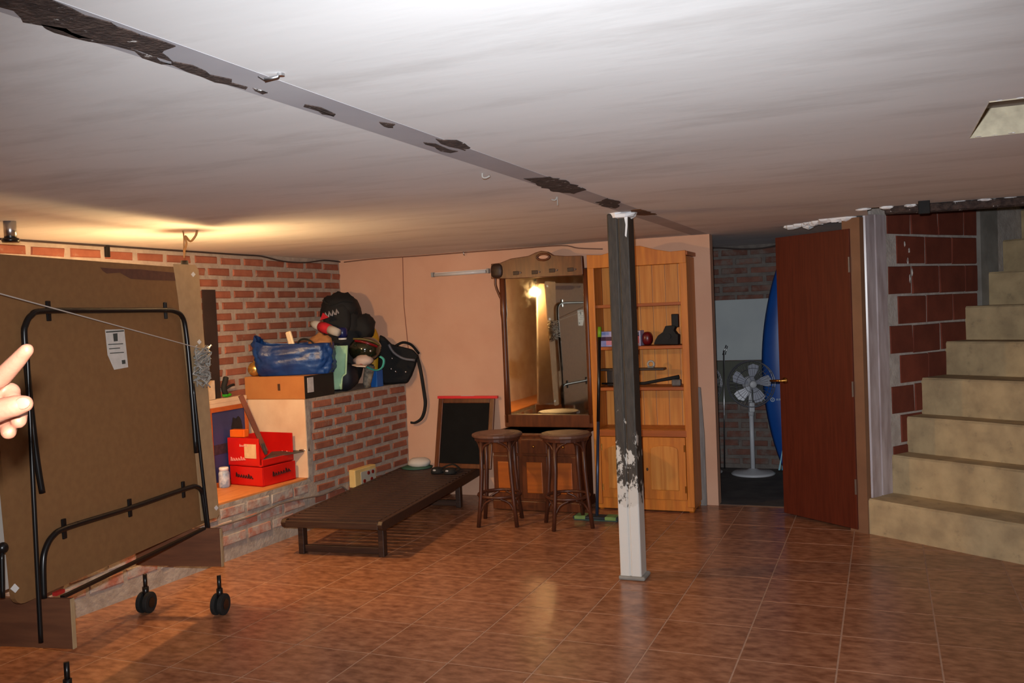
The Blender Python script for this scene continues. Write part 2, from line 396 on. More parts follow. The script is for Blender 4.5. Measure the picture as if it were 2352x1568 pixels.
MB().prism([(XL+.005, LY-.012), (lface(LY).x+.006, LY-.012), (lface(LY).x+.006, LY), (XL+.005, LY)], BZ, LZ, lambda p, q, d: (p, q, d)).build('plaster_side', m_cream, ledge)
B((lface(LY).x+.006, LY+.012, (BZ+LZ)/2), (.012, .045, LZ-BZ)).build('plaster_corner', m_mortar_w, ledge)
bench = struct(block(YF+.02, LY, 0, BZ-.012, m_mortar_w, 'wall_bench'), 'low whitewashed brick bench along the left wall')
bw = brick_meshes(.225, .066, .007, m_brick_w, 5, wob=.005)
lay(bench, bw, L0, LA, s_of(-6.4*U), s_of(LY), .035, BZ-.03, .25, .088, phase=.03)
a0 = lface(-6.4*U)
block(YF+.02, LY-.013, BZ-.012, BZ, mat('bench_top_board', (214, 140, 82), (196, 124, 70), .6, 5, (6, 1, 1)), 'top_board').parent = bench
# back wall
wb = struct(B(((XL+XP)/2, YB+.06, CZ/2+.03), (XP-XL, .12, CZ+.1)).build('wall_back', m_pink), 'salmon pink plastered back wall')
MB().tube([(onx_.x, YB-.002, onx_.z) for onx_ in [ony(925, 590, YB), ony(928, 700, YB), ony(938, 800, YB)]], .004, 6).build('plaster_crack', mat('crack_line', (150, 96, 74)), wb)
# store room
ws = struct(B((5.6*U, YS+.06, CZ/2+.03), (6.6*U, .12, CZ+.1)).build('wall_store', mat('dimmed_mortar', (104, 96, 92), (120, 112, 106), .95, 18, bump=.4)), 'brick far wall of the dark store room')  # mortar coloured darker to stand in for the weak light in here
m_brick_s = mat('dimmed_brick', (104, 66, 56), (122, 82, 70), .9, 10, bump=.4, bscale=50, rand=.15)  # darker copy of the brick, the store room's dimness put into its colour
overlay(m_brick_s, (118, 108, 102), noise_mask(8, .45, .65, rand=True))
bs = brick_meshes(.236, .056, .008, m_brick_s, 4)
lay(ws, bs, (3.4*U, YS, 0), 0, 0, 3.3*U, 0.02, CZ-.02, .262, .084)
struct(B((2.6*U, (YB+YS)/2+.06, CZ/2), (.12, YS-YB, CZ)).build('wall_store_left', m_mortar))
# stair geometry
SA = Vector((7.22*U, 2.84*U, 0)); se = Vector((.8358, -.549, 0)).normalized(); sn = Vector((.549, .8358, 0)).normalized()
sang = math.atan2(sn.y, sn.x)
def st(a, b, z=0): return SA + se*a + sn*b + Vector((0, 0, z))
# brick side wall of the stairs, its face looks along +se (right-hand side of sn)
wst = MB(); 
wst.prism([tuple(st(0, .12)[:2]), tuple(st(0, 3.0)[:2]), tuple(st(-.11, 3.0)[:2]), tuple(st(-.11, .12)[:2])], 0, 3.3, lambda p, q, d: (p, q, d))
wst = struct(wst.build('wall_stairs', m_mort_s), 'wall of large red hollow bricks beside the stairs')
bk = brick_meshes(.322, .186, .008, m_block, 5, ch=.004, wob=.003)
lay(wst, bk, SA, sang, .285, 3.47*U, .02, 5.35*U+.2*1, .335, .2, phase=.1)
for p, q in (((2085, 600), .016), ((2090, 640), .02), ((2078, 560), .012), ((2088, 575), .011), ((2095, 625), .018)):
    c = hit(*p, SA+se*.012, se); MB().ball((0, 0, 0), (.006, q, q*1.5), 8, 6, .5, p[0]).build('mortar_smear', m_mort_s, wst).location = c
# concrete pillar at the end of the brick face
c = hit(2262, 600, SA+se*.03, se); b0 = (c-SA).dot(sn)
pl = struct(MB().prism([tuple(st(-.02, 3.47*U)[:2]), tuple(st(.035, 3.47*U)[:2]), tuple(st(.035, 3.47*U+.24)[:2]), tuple(st(-.02, 3.47*U+.24)[:2])], 3.55*U, 3.3, lambda p, q, d: (p, q, d)).build('wall_stair_pillar', m_greypl), 'grey rendered pillar at the top of the stairs')
# room walls outside the frame
struct(B((XR+.06, (YF+YE)/2, CZ/2), (.12, YE-YF+.3, CZ+.2)).build('wall_right', m_cream))
struct(B(((XL+XR)/2, YF-.06, CZ/2), (XR-XL+.2, .12, CZ+.2)).build('wall_front', m_cream))
c0 = st(1.42, 0); c1 = st(1.42, 3.3)
struct(MB().prism([(c0.x, c0.y), (c1.x, c1.y), (c1.x+.1, c1.y-.05), (XR, c0.y-.4), (XR, YE-.1), (c0.x, YE-.1)], 0, 3.3, lambda p, q, d: (p, q, d)).build('wall_stair_right', m_greypl))
e0 = st(-.3, 3.0); e1 = st(1.6, 3.0)
struct(MB().prism([(e0.x, e0.y), (e1.x, e1.y), (e1.x+.05, e1.y+.08), (e0.x+.05, e0.y+.08)], 0, 3.3, lambda p, q, d: (p, q, d)).build('wall_stair_end', m_greypl))
struct(B((9.6*U, 5.2*U, 3.33), (3.2, 3.6, .06)).build('ceiling_stairwell', m_greypl))
struct(B((9.4*U, YE-.02, CZ+.75), (4.4*U, .06, 1.36)).build('wall_stairwell_front', m_greypl))
struct(B((7.32*U, (YE+YS)/2, CZ+.72), (.06, YS-YE, 1.3)).build('wall_stairwell_side', m_greypl))
# staircase: poured steps
stairs = bpy.data.objects.new('staircase', None); COL.objects.link(stairs); stairs.location = SA; stairs.rotation_euler = (0, 0, math.atan2(se.y, se.x))
struct(stairs, 'rough cream concrete staircase rising beside the brick wall')
runs = [0, .68, 1.12, 1.59, 2.36, 3.03, 3.72, 4.4, 5.1, 5.8, 6.5]; tops = [.57, 1.2, 1.8, 2.42, 3.0, 3.6, 4.2, 4.8, 5.4, 6.0, 6.6]
random.seed(5)
for i, (b, z) in enumerate(zip(runs, tops)):
    z0 = (tops[i-1] if i else 0)*U; z1 = z*U; b *= U; d = ((runs[i+1] if i < 10 else 7.2)*U - b)+.06
    xs = [0 if i == 0 else .004] + [1.42*k/8 for k in range(1, 8)] + [1.42]; m_ = MB()
    vs = []; k = len(xs)
    for x in xs:
        w = lambda: random.uniform(-.004, .004)
        vs += [(x, b+w(), max(0, z0-.02)), (x, b+w()-.002, z1-.012), (x, b+.010+w()*.5, z1+w()*.4), (x, b+d, z1), (x, b+d, max(0, z0-.02))]
    fs = []
    for q in range(k-1):
        for p in range(5): fs.append((q*5+p, q*5+(p+1) % 5, (q+1)*5+(p+1) % 5, (q+1)*5+p))
    fs += [(0, 1, 2, 3, 4), tuple((k-1)*5+p for p in (4, 3, 2, 1, 0))]
    m_.add(vs, fs).build('step', m_step, stairs)
# steel edge beam and broken plaster along the stair opening
tb = struct(MB().tube([(7.6*U, YE+.03, CZ-.015), (8.3*U, YE+.0, CZ-.025), (10.6*U, YE+.0, CZ-.03)], .035, 8, flat=.8).build('trim_1', m_rust), 'dark edge beam along the stair opening in the ceiling')
random.seed(9)
pc = MB()
for i in range(11):
    t = i/10; x = (7.3+3.2*t)*U; pc.ball((x, YE-.01+random.uniform(-.015, .02), CZ-.006), (.04, .02, random.uniform(.005, .012)), 8, 5, .5, i)
struct(pc.build('trim_2', m_ceil), 'ragged plaster along the stair opening')

# ------------------------------------------------------------------ door and its frame
jm = MB().prism([tuple(st(-.125, -.012)[:2]), tuple(st(.006, -.012)[:2]), tuple(st(.006, .03)[:2]), tuple(st(-.125, .03)[:2])], 0, CZ-.01, lambda p, q, d: (p, q, d))
struct(jm.build('trim_3', m_frame), 'brown painted door jamb at the foot of the stairs')
wt = MB()
for b0, b1, o in ((.035, .145, .012), (.152, .275, .008)):
    wt.prism([tuple(st(0, b0)[:2]), tuple(st(o, b0+.008)[:2]), tuple(st(o, b1-.008)[:2]), tuple(st(0, b1)[:2])], .57*U, CZ+.01, lambda p, q, d: (p, q, d))
struct(wt.build('trim_4', m_white_trim), 'glossy pale boards beside the brown door jamb')
hg = Vector((7.08*U, 2.92*U, 0)); dl = Vector((5.82*U, 3.93*U, 0)); dv = dl-hg; dlen = dv.length; dang = math.atan2(dv.y, dv.x)
door = bpy.data.objects.new('door_1', None); COL.objects.link(door); door.location = hg; door.rotation_euler = (0, 0, dang)
struct(door, 'dark mahogany flush door standing open into the store room')
B((dlen/2, 0, 1.0), (dlen, .036, 1.965)).build('leaf', m_door, door, bevel=.003)
hz = ony(1808, 872, dl.y).z; hz = (CAM + ray(1808, 872)*((dl-CAM).xy.length/ray(1808, 872).xy.length)).z
MB().lathe([(.022, 0), (.022, .008), (.009, .012), (.009, .045)], 14, M=Matrix.Translation((dlen-.055, .018, hz)) @ Matrix.Rotation(-math.pi/2, 4, 'X')).tube([(dlen-.055, .06, hz), (dlen-.02, .066, hz), (dlen+.045, .062, hz-.004)], [.009, .009, .008], 8).build('handle', m_brass, door, smooth=True)
MB().tube([(.004, .02, hz-.08), (.004, .02, hz+.02)], .007, 8).build('hinge', m_metal, door)
MB().tube([(.004, .02, .25), (.004, .02, .35)], .007, 8).build('hinge', m_metal, door)
MB().tube([(.004, .02, 1.7), (.004, .02, 1.8)], .007, 8).build('hinge', m_metal, door)
pc = MB(); random.seed(21)
for i in range(15):
    t = random.random(); c = hg.lerp(dl, t*.9-.02); pc.ball((c.x+random.uniform(-.03, .05), c.y+random.uniform(-.05, .03), CZ-.005), (random.uniform(.03, .06), random.uniform(.02, .04), random.uniform(.012, .03)), 8, 5, .5, i)
struct(pc.build('trim_5', m_ceil), 'lumps of torn plaster over the door')

# ------------------------------------------------------------------ column
cpos = Vector((4.13*U+.012, -.56*U+.062, 0))
m_post = mat('post_paint', (46, 39, 32), (62, 53, 44), .6, 14, (5, 5, 1), .12, 30)
overlay(m_post, (196, 190, 182), noise_mask(13, .575, .605, (1, 1, .55), zfade=(.75, -.42)))
overlay(m_post, (206, 202, 196), noise_mask(16, .5, .54, (1, 1, .8), zfade=(.42, -7)))
col = thing('steel_column', 'square steel post with peeling dark paint and a whitewashed base', 'column', cpos)
cw = .123
cm = MB().box((-cw/4-.001, 0, CZ/2+.003), (cw/2-.002, cw, CZ-.01)).build('channel', m_post, col, bevel=.008)
cm = MB().box((cw/4+.001, 0, CZ/2+.003), (cw/2-.002, cw, CZ-.01)).build('channel', m_post, col, bevel=.008)
MB().box((0, 0, CZ/2), (.02, cw-.012, CZ-.02)).build('weld_seam', m_post, col)
MB().box((.006, 0, .012), (cw+.03, cw+.02, .024)).build('base_grout', m_greypl, col, bevel=.01)
MB().ball((.02, 0, CZ-.01), (.09, .08, .03), 10, 6, .6, 4).build('plaster_collar', m_ceil, col)
MB().prism([(.036, -.13), (.044, -.14), (.052, -.08), (.055, -.02), (.034, -.02), (.042, -.07)], cw/2-.006, cw/2+.004, lambda a, b, d: (a+.005, -d-.0005 if 0 else -d, CZ+b)).build('plaster_run', m_ceil, col)

# ------------------------------------------------------------------ folding table-tennis table
TA = math.radians(11)
TO = Vector((-.90*U - .15*U*math.sin(TA), -5.01*U + .15*U*math.cos(TA), 0))
tt = thing('table_tennis_table', 'folded brown table-tennis table upright on black wheels', 'table', TO, TA)
tX = Vector((math.cos(TA), math.sin(TA), 0)); tY = Vector((-math.sin(TA), math.cos(TA), 0))
PZ0 = 1.185*U; PH = 1.37; LEAN = .055; PL = 1.50
def tp(px, py, off=0):
    """pixel -> point on the front panel's face, table-local (x, y, z), off metres proud of it"""
    n = (tX + Vector((0, 0, LEAN/PH))).normalized(); P = TO + tX*(.118+off) + Vector((0, 0, PZ0))
    w = hit(px, py, P, n) - TO; return Vector((w.dot(tX), w.dot(tY), w.z))
def panel(sg, name, m):
    pts = []; rc = .05; y0, y1 = -PL/2, PL/2
    for cy, cz, a in ((y1-rc, rc, -90), (y1-rc, PH-rc, 0), (y0+rc, PH-rc, 90), (y0+rc, rc, 180)):
        for k in range(5):
            t = math.radians(a+k*22.5); pts.append((cy+rc*math.cos(t), cz+rc*math.sin(t)))
    sh = lambda z: -LEAN*z/PH
    return MB().prism(pts, .098, .118, lambda a, b, d: (sg*(d+sh(b)), a, PZ0+b)).build(name, m, tt)
pf = panel(1, 'table_half', m_board); pb = panel(-1, 'table_half', mat('lit_white_board', (214, 208, 200), (196, 190, 182), .5, 6))  # rear half coloured white to imitate its bulb-lit brightness in the mirror
def patch(pxs, name, m, off=.002, parent=pf):
    P = [tp(x, y, 0) for x, y in pxs]; n = len(P); vs = [p+Vector((.0003, 0, 0)) for p in P] + [p+Vector((off, 0, 0)) for p in P]
    return MB().add(vs, [tuple(range(n))[::-1], tuple(range(n, 2*n))] + [(i, (i+1) % n, n+(i+1) % n, n+i) for i in range(n)]).build(name, m, parent)
patch([(397, 606), (448, 608), (456, 620), (478, 900), (503, 1180), (498, 1188), (462, 1196), (440, 950), (408, 680)], 'bare_edge_strip', m_board_l, .0015)
patch([(230, 614), (262, 617), (318, 618), (345, 621), (413, 627), (416, 645), (340, 643), (300, 640), (275, 626), (245, 628), (236, 622)], 'brown_stain', mat('stain_brown', (96, 58, 42), (84, 50, 38), .8, 30), .001)
lb = patch([(241, 757), (285, 756), (294, 843), (262, 849), (247, 815)], 'sticker', mat('sticker_paper', (206, 202, 196), (196, 192, 186), .6, 40), .001)
for q in ([(259, 766), (269, 765), (270, 783), (261, 784)], [(279, 827), (287, 826), (288, 835), (280, 836)], [(243, 761), (284, 758), (284, 761), (243, 764)], [(248, 790), (282, 788), (282, 790), (248, 792)], [(250, 800), (275, 798), (275, 800), (250, 802)], [(252, 810), (284, 808), (284, 810), (252, 812)]):
    patch(q, 'print', mat('sticker_ink', (60, 66, 64)), .0016, lb)
for x, y in ((443, 630), (457, 785), (496, 1166)): patch([(x-5, y), (x, y-6), (x+5, y), (x, y+6)], 'screw_cap', m_white, .003)
patch([(23, 1352), (33, 1340), (43, 1350), (34, 1361)], 'screw_cap', m_white, .003)
# tubes on the panel
def ptube(pxs, r, name, off=.02, k=5, m=m_black, n=10):
    P = [tp(x, y, off) for x, y in pxs]; return MB().tube(smooth_path(P, k), r, n).build(name, m, tt, smooth=True)
ptube([(451, 1040), (436, 850), (427, 760), (419, 728), (402, 715), (370, 712), (230, 713), (100, 714), (72, 724), (59, 745), (56, 775), (67, 900), (84, 1050), (97, 1132)], .0125, 'folding_leg')
ptube([(101, 1374), (99, 1300), (104, 1262), (122, 1230), (158, 1210), (300, 1166), (430, 1121), (452, 1118), (464, 1130), (469, 1160), (477, 1215)], .0125, 'support_frame', .016)
ptube([(62, 800), (73, 1050), (85, 1300), (94, 1475)], .009, 'strut', .045)
ptube([(443, 880), (462, 1060), (481, 1228)], .009, 'strut', .03)
ptube([(4, 1268), (6, 1372)], .009, 'strut', .02)
for x, y in ((111, 714), (380, 713), (147, 1214), (298, 1166), (421, 1124)):
    c = tp(x, y, .004); MB().box((c.x, c.y, c.z), (.012, .022, .085)).build('clamp', m_black, tt, bevel=.003)
c = tp(6, 1258, .02); MB().ball(c, (.02, .022, .022), 12, 8).build('knob', m_black, tt, smooth=True)
# end boards, posts and wheels
for sy, yy in ((1, .555), (-1, -.60)):
    bd = MB().box((0, yy, .905*U), (.50, .018, .505*U)).build('end_board', m_apron, tt, bevel=.002)
    for sx in (-1, 1):
        MB().box((sx*.2515, yy, .905*U), (.004, .020, .505*U)).build('edge_band', m_board_l, bd)
        post = MB().tube([(sx*.218, yy+.012*sy, .52*U), (sx*.218, yy+.012*sy, .115)], .011, 10).tube([(sx*.218, yy+.012*sy, .09), (sx*.218, yy+.012*sy, .14)], .017, 10).build('post', m_black, tt, smooth=True)
        for d in (-.02, .02):
            wh = MB().lathe([(.008, -.012), (.05, -.012), (.056, -.008), (.056, .008), (.05, .012), (.008, .012)], 22, M=Matrix.Translation((sx*.218+d, yy+.012*sy, .056)) @ Matrix.Rotation(math.pi/2, 4, 'Y')).build('wheel', m_rubber, tt, smooth=False)
            MB().lathe([(.028, -.002), (.028, .002)], 14, M=Matrix.Translation((sx*.218+d*1.65, yy+.012*sy, .056)) @ Matrix.Rotation(math.pi/2, 4, 'Y')).build('hub', m_black, wh)
MB().bar((.2, -.59, 1.16*U), (.16, .55, 1.16*U), .02, .012).build('rail', m_black, tt)
MB().bar((-.2, -.59, 1.16*U), (-.2, .55, 1.16*U), .02, .012).build('rail', m_black, tt)
c = tp(130, 1360, 0); MB().box((c.x+.01, c.y, c.z), (.02, .05, .014)).build('red_latch', mat('red_plastic', (176, 40, 36), None, .45), tt)

# ------------------------------------------------------------------ lounger
lnr = Vector((.2*U, -.6*U, 0)); lfr = Vector((-.27*U, 3.96*U, 0)); lav = (lfr-lnr); LLEN = 1.92; lang = math.atan2(lav.y, lav.x) - math.pi/2
LW = .715; lz = .64*U
lg = thing('slatted_lounger', 'dark slatted wooden lounger lying flat along the brick ledge', 'lounger', lnr, lang)
for x in (-.016, -LW+.016):
    P = [(-.02, -.018), (0, -.03), (.02, -.018), (.02, .018), (-.02, .018)]
    MB().prism([(-.01, lz-.045), (.02, lz-.062), (LLEN, lz-.062), (LLEN, lz), (0, lz), (-.02, lz-.02)], x-.017, x+.017, lambda a, b, d: (d, a, b)).build('side_rail', m_dwood, lg, bevel=.004)
n = 26
sl = MB().box((0, 0, 0), (LW-.07, .044, .018)).mesh('slat', mat('worn_slat_wood', (68, 46, 36), (50, 33, 26), .5, 6, (1, 10, 10)))
for i in range(n): inst('slat', sl, lg, (-LW/2, .045+i*(LLEN-.06)/(n-1)*.985, lz-.008))
for y in (.13, LLEN-.35):
    for x in (-.07, -LW+.07): MB().box((x, y, (lz-.05)/2), (.04, .055, lz-.05)).build('leg', m_dwood, lg, bevel=.004)
    MB().box((-LW/2, y, .035), (LW-.18, .03, .045)).build('stretcher', m_dwood, lg, bevel=.004)
MB().box((-LW/2, -.005, lz-.03), (LW-.06, .022, .045)).build('end_rail', m_dwood, lg, bevel=.004)

# ------------------------------------------------------------------ stools
def stool(loc, rz, label):
    t = thing('bar_stool', label, 'stool', loc, rz, None)
    h = 1.66*U; R = .172
    MB().lathe([(.14, h-.03), (R, h-.03), (R+.012, h-.02), (R+.012, h-.006), (R, h), (.05, h-.002)], 28).build('seat', m_seat, t, smooth=False)
    MB().lathe([(R-.02, h-.055), (R-.008, h-.05), (R-.006, h-.03), (R-.02, h-.03)], 28).build('apron', m_swood, t)
    for k in range(4):
        a = math.pi/4+k*math.pi/2; c, s = math.cos(a), math.sin(a); f = lambda r, z: (c*r, s*r, z)
        MB().tube([f(R-.03, h-.03), f(R-.022, h*.6), f(R-.004, .2), f(R+.025, 0)], [.016, .015, .014, .015], 8).build('leg', m_swood, t, smooth=True)
        for sg in (-1, 1):
            q = a+sg*.62; MB().tube(smooth_path([f(R-.024, h*.78), ((c*.7+math.cos(q)*.3)*(R-.022), (s*.7+math.sin(q)*.3)*(R-.022), h*.87), (math.cos(q)*(R-.022), math.sin(q)*(R-.022), h-.05)], 4), .009, 6).build('brace', m_swood, t, smooth=True)
            MB().tube(smooth_path([f(R+.004, .1), ((c*.7+math.cos(q)*.3)*(R-.01), (s*.7+math.sin(q)*.3)*(R-.01), .17), (math.cos(q)*(R-.025), math.sin(q)*(R-.025), .205)], 4), .008, 6).build('brace', m_swood, t, smooth=True)
    MB().tube([(math.cos(i*math.pi/14)*(R-.018), math.sin(i*math.pi/14)*(R-.018), .215) for i in range(28)], .011, 8, closed=True).build('foot_ring', m_swood, t, smooth=True)
    MB().lathe([(R-.045, h-.001), (R-.045, h+.0015)], 28).build('seat_inlay', mat('seat_panel_wood', (120, 88, 72), (104, 74, 60), .4, 16), t)
    return t
stool((.97*U, 2.24*U, 0), .25, 'round bentwood bar stool standing nearer the slatted lounger')
stool((2.26*U, 2.32*U, 0), .55, 'round bentwood bar stool standing nearer the steel column')

# ------------------------------------------------------------------ dresser and tall mirror
dr = thing('dresser', 'low dark wooden dresser behind the two bar stools', 'dresser', (1.28*U, 3.74*U, 0))
DW, DD, DH = 1.80*U, .95*U, 1.50*U
MB().box((0, 0, DH/2+.03), (DW-.03, DD-.02, DH-.06)).build('body', m_mahog, dr, bevel=.004)
MB().box((0, -.005, DH-.012), (DW+.02, DD+.02, .024)).build('top', m_mahog, dr, bevel=.006)
MB().box((0, -.008, .04), (DW, DD, .07)).build('plinth', m_mahog, dr, bevel=.004)
for i in range(3):
    x = -DW/3+i*DW/3
    d = MB().box((x, -DD/2+.004, DH-.1), (DW/3-.03, .02, .11)).build('drawer', m_mahog, dr, bevel=.004)
    MB().ball((x, -DD/2-.012, DH-.1), .011, 10, 6).build('knob', m_brass, d, smooth=True)
    d = MB().box((x, -DD/2+.004, .26), (DW/3-.03, .02, .33)).build('door', m_mahog, dr, bevel=.004)
    MB().box((x, -DD/2-.008, .26), (DW/3-.11, .012, .24)).build('panel', m_pine_d, d, bevel=.006)
mi = thing('standing_mirror', 'tall mirror in a dark carved wooden frame above the dresser', 'mirror', (1.30*U, 3.92*U, 0))
mx0, mx1 = -.74*U, .92*U; mz0, mz1 = 1.775*U, 4.56*U
B(((mx0+mx1)/2, .008, (mz0+mz1)/2), (mx1-mx0+.02, .012, mz1-mz0+.02)).build('glass', m_mirror, mi)
B(((mx0+mx1)/2, .03, (mz0+mz1)/2), (mx1-mx0+.08, .02, mz1-mz0+.06)).build('backing', m_dwood, mi)
for x in (mx0-.028, mx1+.012):
    MB().tube([(x, 0, mz0-.06), (x, 0, mz0+.3), (x, 0, mz1-.35), (x, 0, mz1-.3), (x, 0, mz1+.02)], [.026, .022, .022, .028, .024], 10).build('stile', m_mahog, mi, smooth=True)
MB().box(((mx0+mx1)/2, 0, mz0-.045), (mx1-mx0+.1, .045, .1)).build('bottom_rail', m_mahog, mi, bevel=.006)
# carved crest: arched head board with a pierced loop
zc = mz1; cr = []
for q in [(1130, 606), (1150, 604), (1175, 594), (1215, 588), (1232, 580), (1245, 576), (1258, 578), (1272, 586), (1300, 588), (1338, 587), (1341, 630), (1338, 632), (1172, 640), (1130, 640)]:
    p = ony(*q, 3.9*U); cr.append((p.x-1.30*U, p.z))
MB().prism(cr, -.03, .02, lambda a, b, d: (a, d, b)).build('crest', m_mahog, mi, bevel=.004)
lo = ony(1247, 590, 3.82*U)
MB().tube([(lo.x-1.30*U+.052*math.cos(t*math.pi/9), -.034, lo.z+.024*math.sin(t*math.pi/9)) for t in range(18)], .009, 8, closed=True).build('carved_loop', m_mahog, mi, smooth=True)
MB().ball((lo.x-1.30*U, -.03, lo.z), (.042, .006, .016), 12, 6).build('loop_inset', m_pink, mi)
for q in ((1185, 627), (1228, 625), (1268, 621), (1310, 619)):
    p = ony(*q, 3.84*U); MB().box((p.x-1.3*U, -.033, p.z), (.05, .008, .03)).build('coffer', m_dwood, mi, bevel=.003)
    MB().ball((p.x-1.3*U+.04, -.036, p.z), .007, 8, 6).build('stud', m_metal, mi, smooth=True)
p = ony(1140, 622, 3.82*U); MB().ball((p.x-1.3*U, -.02, p.z), (.055, .03, .06), 12, 8, sq=.7).build('corner_block', m_dwood, mi, smooth=True)
p = ony(1158, 680, 3.82*U); MB().tube(smooth_path([(mx0-.075, -.01, mz1+.03), (mx0-.085, -.01, mz1-.06), (mx0-.055, -.01, mz1-.15), (mx0-.03, -.01, mz1-.2)], 5), .011, 8).build('bracket', m_mahog, mi, smooth=True)

# ------------------------------------------------------------------ bookcase
BX0, BX1, BYF, BYB = 2.36*U, 4.24*U, 3.70*U, 4.42*U
bc = thing('bookcase', 'honey pine bookcase with open shelves over two cupboard doors', 'bookcase', ((BX0+BX1)/2, BYF, 0))
bw_ = BX1-BX0; bd_ = BYB-BYF; hw = bw_/2
shz = [1.535*U, 2.33*U, 3.10*U, 3.90*U, 4.63*U]
for sx in (-1, 1):
    MB().box((sx*(hw-.012), bd_/2, 2.42*U), (.024, bd_, 4.62*U)).build('side', m_pine, bc, bevel=.003)
    MB().box((sx*(hw-.024), -.006, 2.42*U), (.052, .02, 4.62*U)).build('stile', m_pine, bc, bevel=.004)
    for y in (.03, bd_-.03): MB().lathe([(.02, 0), (.026, .02), (.022, .05), (.028, .06)], 12, (sx*(hw-.03), y, 0)).build('foot', m_pine, bc, smooth=True)
nb = 7
for i in range(nb):
    w = (bw_-.05)/nb; inst('back_board', MB().box((0, 0, 0), (w-.004, .008, 4.5*U)).mesh('back_board', m_pine_l), bc, (-hw+.025+(i+.5)*w, bd_-.006, 2.4*U))
for z in shz[:-1]: MB().box((0, bd_/2, z-.012), (bw_-.05, bd_-.02, .024)).build('shelf', m_pine_d if z != shz[0] else m_pine, bc, bevel=.002)
MB().box((0, bd_/2, 4.70*U), (bw_-.02, bd_, .02)).build('top', m_pine, bc)
cr = [(-hw, 4.60*U), (hw, 4.60*U), (hw, 4.83*U), (hw*.7, 4.82*U), (hw*.4, 4.88*U), (hw*.1, 4.965*U), (-hw*.1, 4.965*U), (-hw*.4, 4.90*U), (-hw*.7, 4.84*U), (-hw, 4.86*U)]
MB().prism(cr, -.021, .006, lambda a, b, d: (a, d, b)).build('crest', m_pine, bc, bevel=.003)
MB().box((hw-.003, bd_/2, 4.78*U), (.03, bd_+.03, .03)).build('cornice', m_pine_d, bc, bevel=.004)
MB().box((0, bd_/2, .15*U), (bw_-.02, bd_, .1)).build('plinth', m_pine, bc, bevel=.004)
MB().box((0, -.008, 1.47*U), (bw_-.08, .018, .05)).build('rail', m_pine_d, bc, bevel=.003)
for sx in (-1, 1):
    x = sx*(hw-.05)/2; w = hw-.056; d0, d1 = .24*U, 1.40*U
    dd = MB().box((x, -.006, (d0+d1)/2), (w, .02, d1-d0)).build('door', m_pine, bc, bevel=.003)
    px0, px1 = x-w/2+.055, x+w/2-.055; arch = [(px0, d0+.07), (px1, d0+.07), (px1, d1-.09)] + [(x+(px1-x)*math.cos(t), d1-.09+.03*math.sin(t)) for t in [k*math.pi/8 for k in range(1, 8)]] + [(px0, d1-.09)]
    MB().prism(arch, -.026, -.012, lambda a, b, d: (a, d, b)).build('panel', m_pine_l, dd, bevel=.006)
    MB().ball((x-sx*(w/2-.03), -.02, .8*U), (.008, .008, .012), 8, 6).build('keyhole', m_dwood, dd)
    for z in (d0+.08, d1-.08): MB().tube([(x+sx*(w/2-.006), -.018, z-.025), (x+sx*(w/2-.006), -.018, z+.025)], .006, 8).build('hinge', m_brass, dd)

# ------------------------------------------------------------------ store room contents
def fan(loc, rz, label):
    t = thing('pedestal_fan', label, 'fan', loc, rz, None)
    mg = mat('fan_white_plastic', (196, 198, 204), None, .4); mw = mat('fan_wire', (120, 120, 128), None, .35, metal=.5)
    zc = .81; R = .205
    MB().lathe([(.19, 0), (.195, .008), (.17, .022), (.06, .034), (.03, .05)], 30).build('base', mg, t, smooth=True)
    MB().tube([(0, 0, .03), (0, 0, .60)], .02, 12).tube([(0, 0, .52), (0, 0, .60)], .026, 12).build('pole', mg, t, smooth=True)
    MB().box((0, -.02, .60), (.05, .05, .09)).build('control_box', mg, t, bevel=.012)
    MB().lathe([(.05, 0), (.065, .03), (.06, .1), (.03, .13)], 18, M=Matrix.Translation((0, 0, zc)) @ Matrix.Rotation(-math.pi/2, 4, 'X')).build('motor', mg, t, smooth=True)
    MB().tube([(0, 0, .6), (0, .02, .7), (0, .03, zc)], .018, 10).build('neck', mg, t, smooth=True)
    rg = MB()
    for y, rr in ((-.095, .35), (-.09, .7), (-.06, 1), (.0, 1), (.03, .6)):
        rg.tube([(math.cos(i*math.pi/16)*R*rr, y, zc+math.sin(i*math.pi/16)*R*rr) for i in range(32)], .0045 if rr == 1 else .0022, 6, closed=True)
    for i in range(36):
        a = i*math.pi/18; c, s = math.cos(a), math.sin(a)
        rg.tube([(c*.03, -.1, zc+s*.03), (c*R*.7, -.09, zc+s*R*.7), (c*R, -.06, zc+s*R), (c*R, 0, zc+s*R), (c*R*.5, .03, zc+s*R*.5)], .0013, 4)
    rg.build('guard', mw, t)
    for i in range(5):
        a0 = i*2*math.pi/5+.3; P = []
        for r, da in ((.03, -.35), (.08, -.42), (.14, -.5), (.175, -.42), (.18, -.1), (.165, .18), (.1, .28), (.03, .3)): P.append((math.cos(a0+da)*r, math.sin(a0+da)*r))
        MB().prism(P, -.004, .004, lambda a, b, d: (a, -.045+d+(a*math.sin(a0)-b*math.cos(a0))*.25, zc+b)).build('blade', mat('fan_blade', (170, 174, 188), None, .35), t)
    MB().lathe([(.034, -.1), (.03, -.112), (.01, -.114)], 16, M=Matrix.Translation((0, 0, zc)) @ Matrix.Rotation(-math.pi/2, 4, 'X')).build('badge', mg, t, smooth=True)
    return t
fan((1.897, 3.12, 0), .38, 'white pedestal fan standing in front of the blue surfboard')
fan((1.43, 3.14, 0), .38, 'pedestal fan mostly hidden behind the end of the pink wall')
m_surf = mat('surfboard_blue', (22, 72, 150), (26, 80, 160), .3, 3)
sf = thing('surfboard', 'tall blue surfboard standing behind the mahogany door', 'surfboard', (2.245, 3.27, 0), .1)
zt = 2.0; P = []
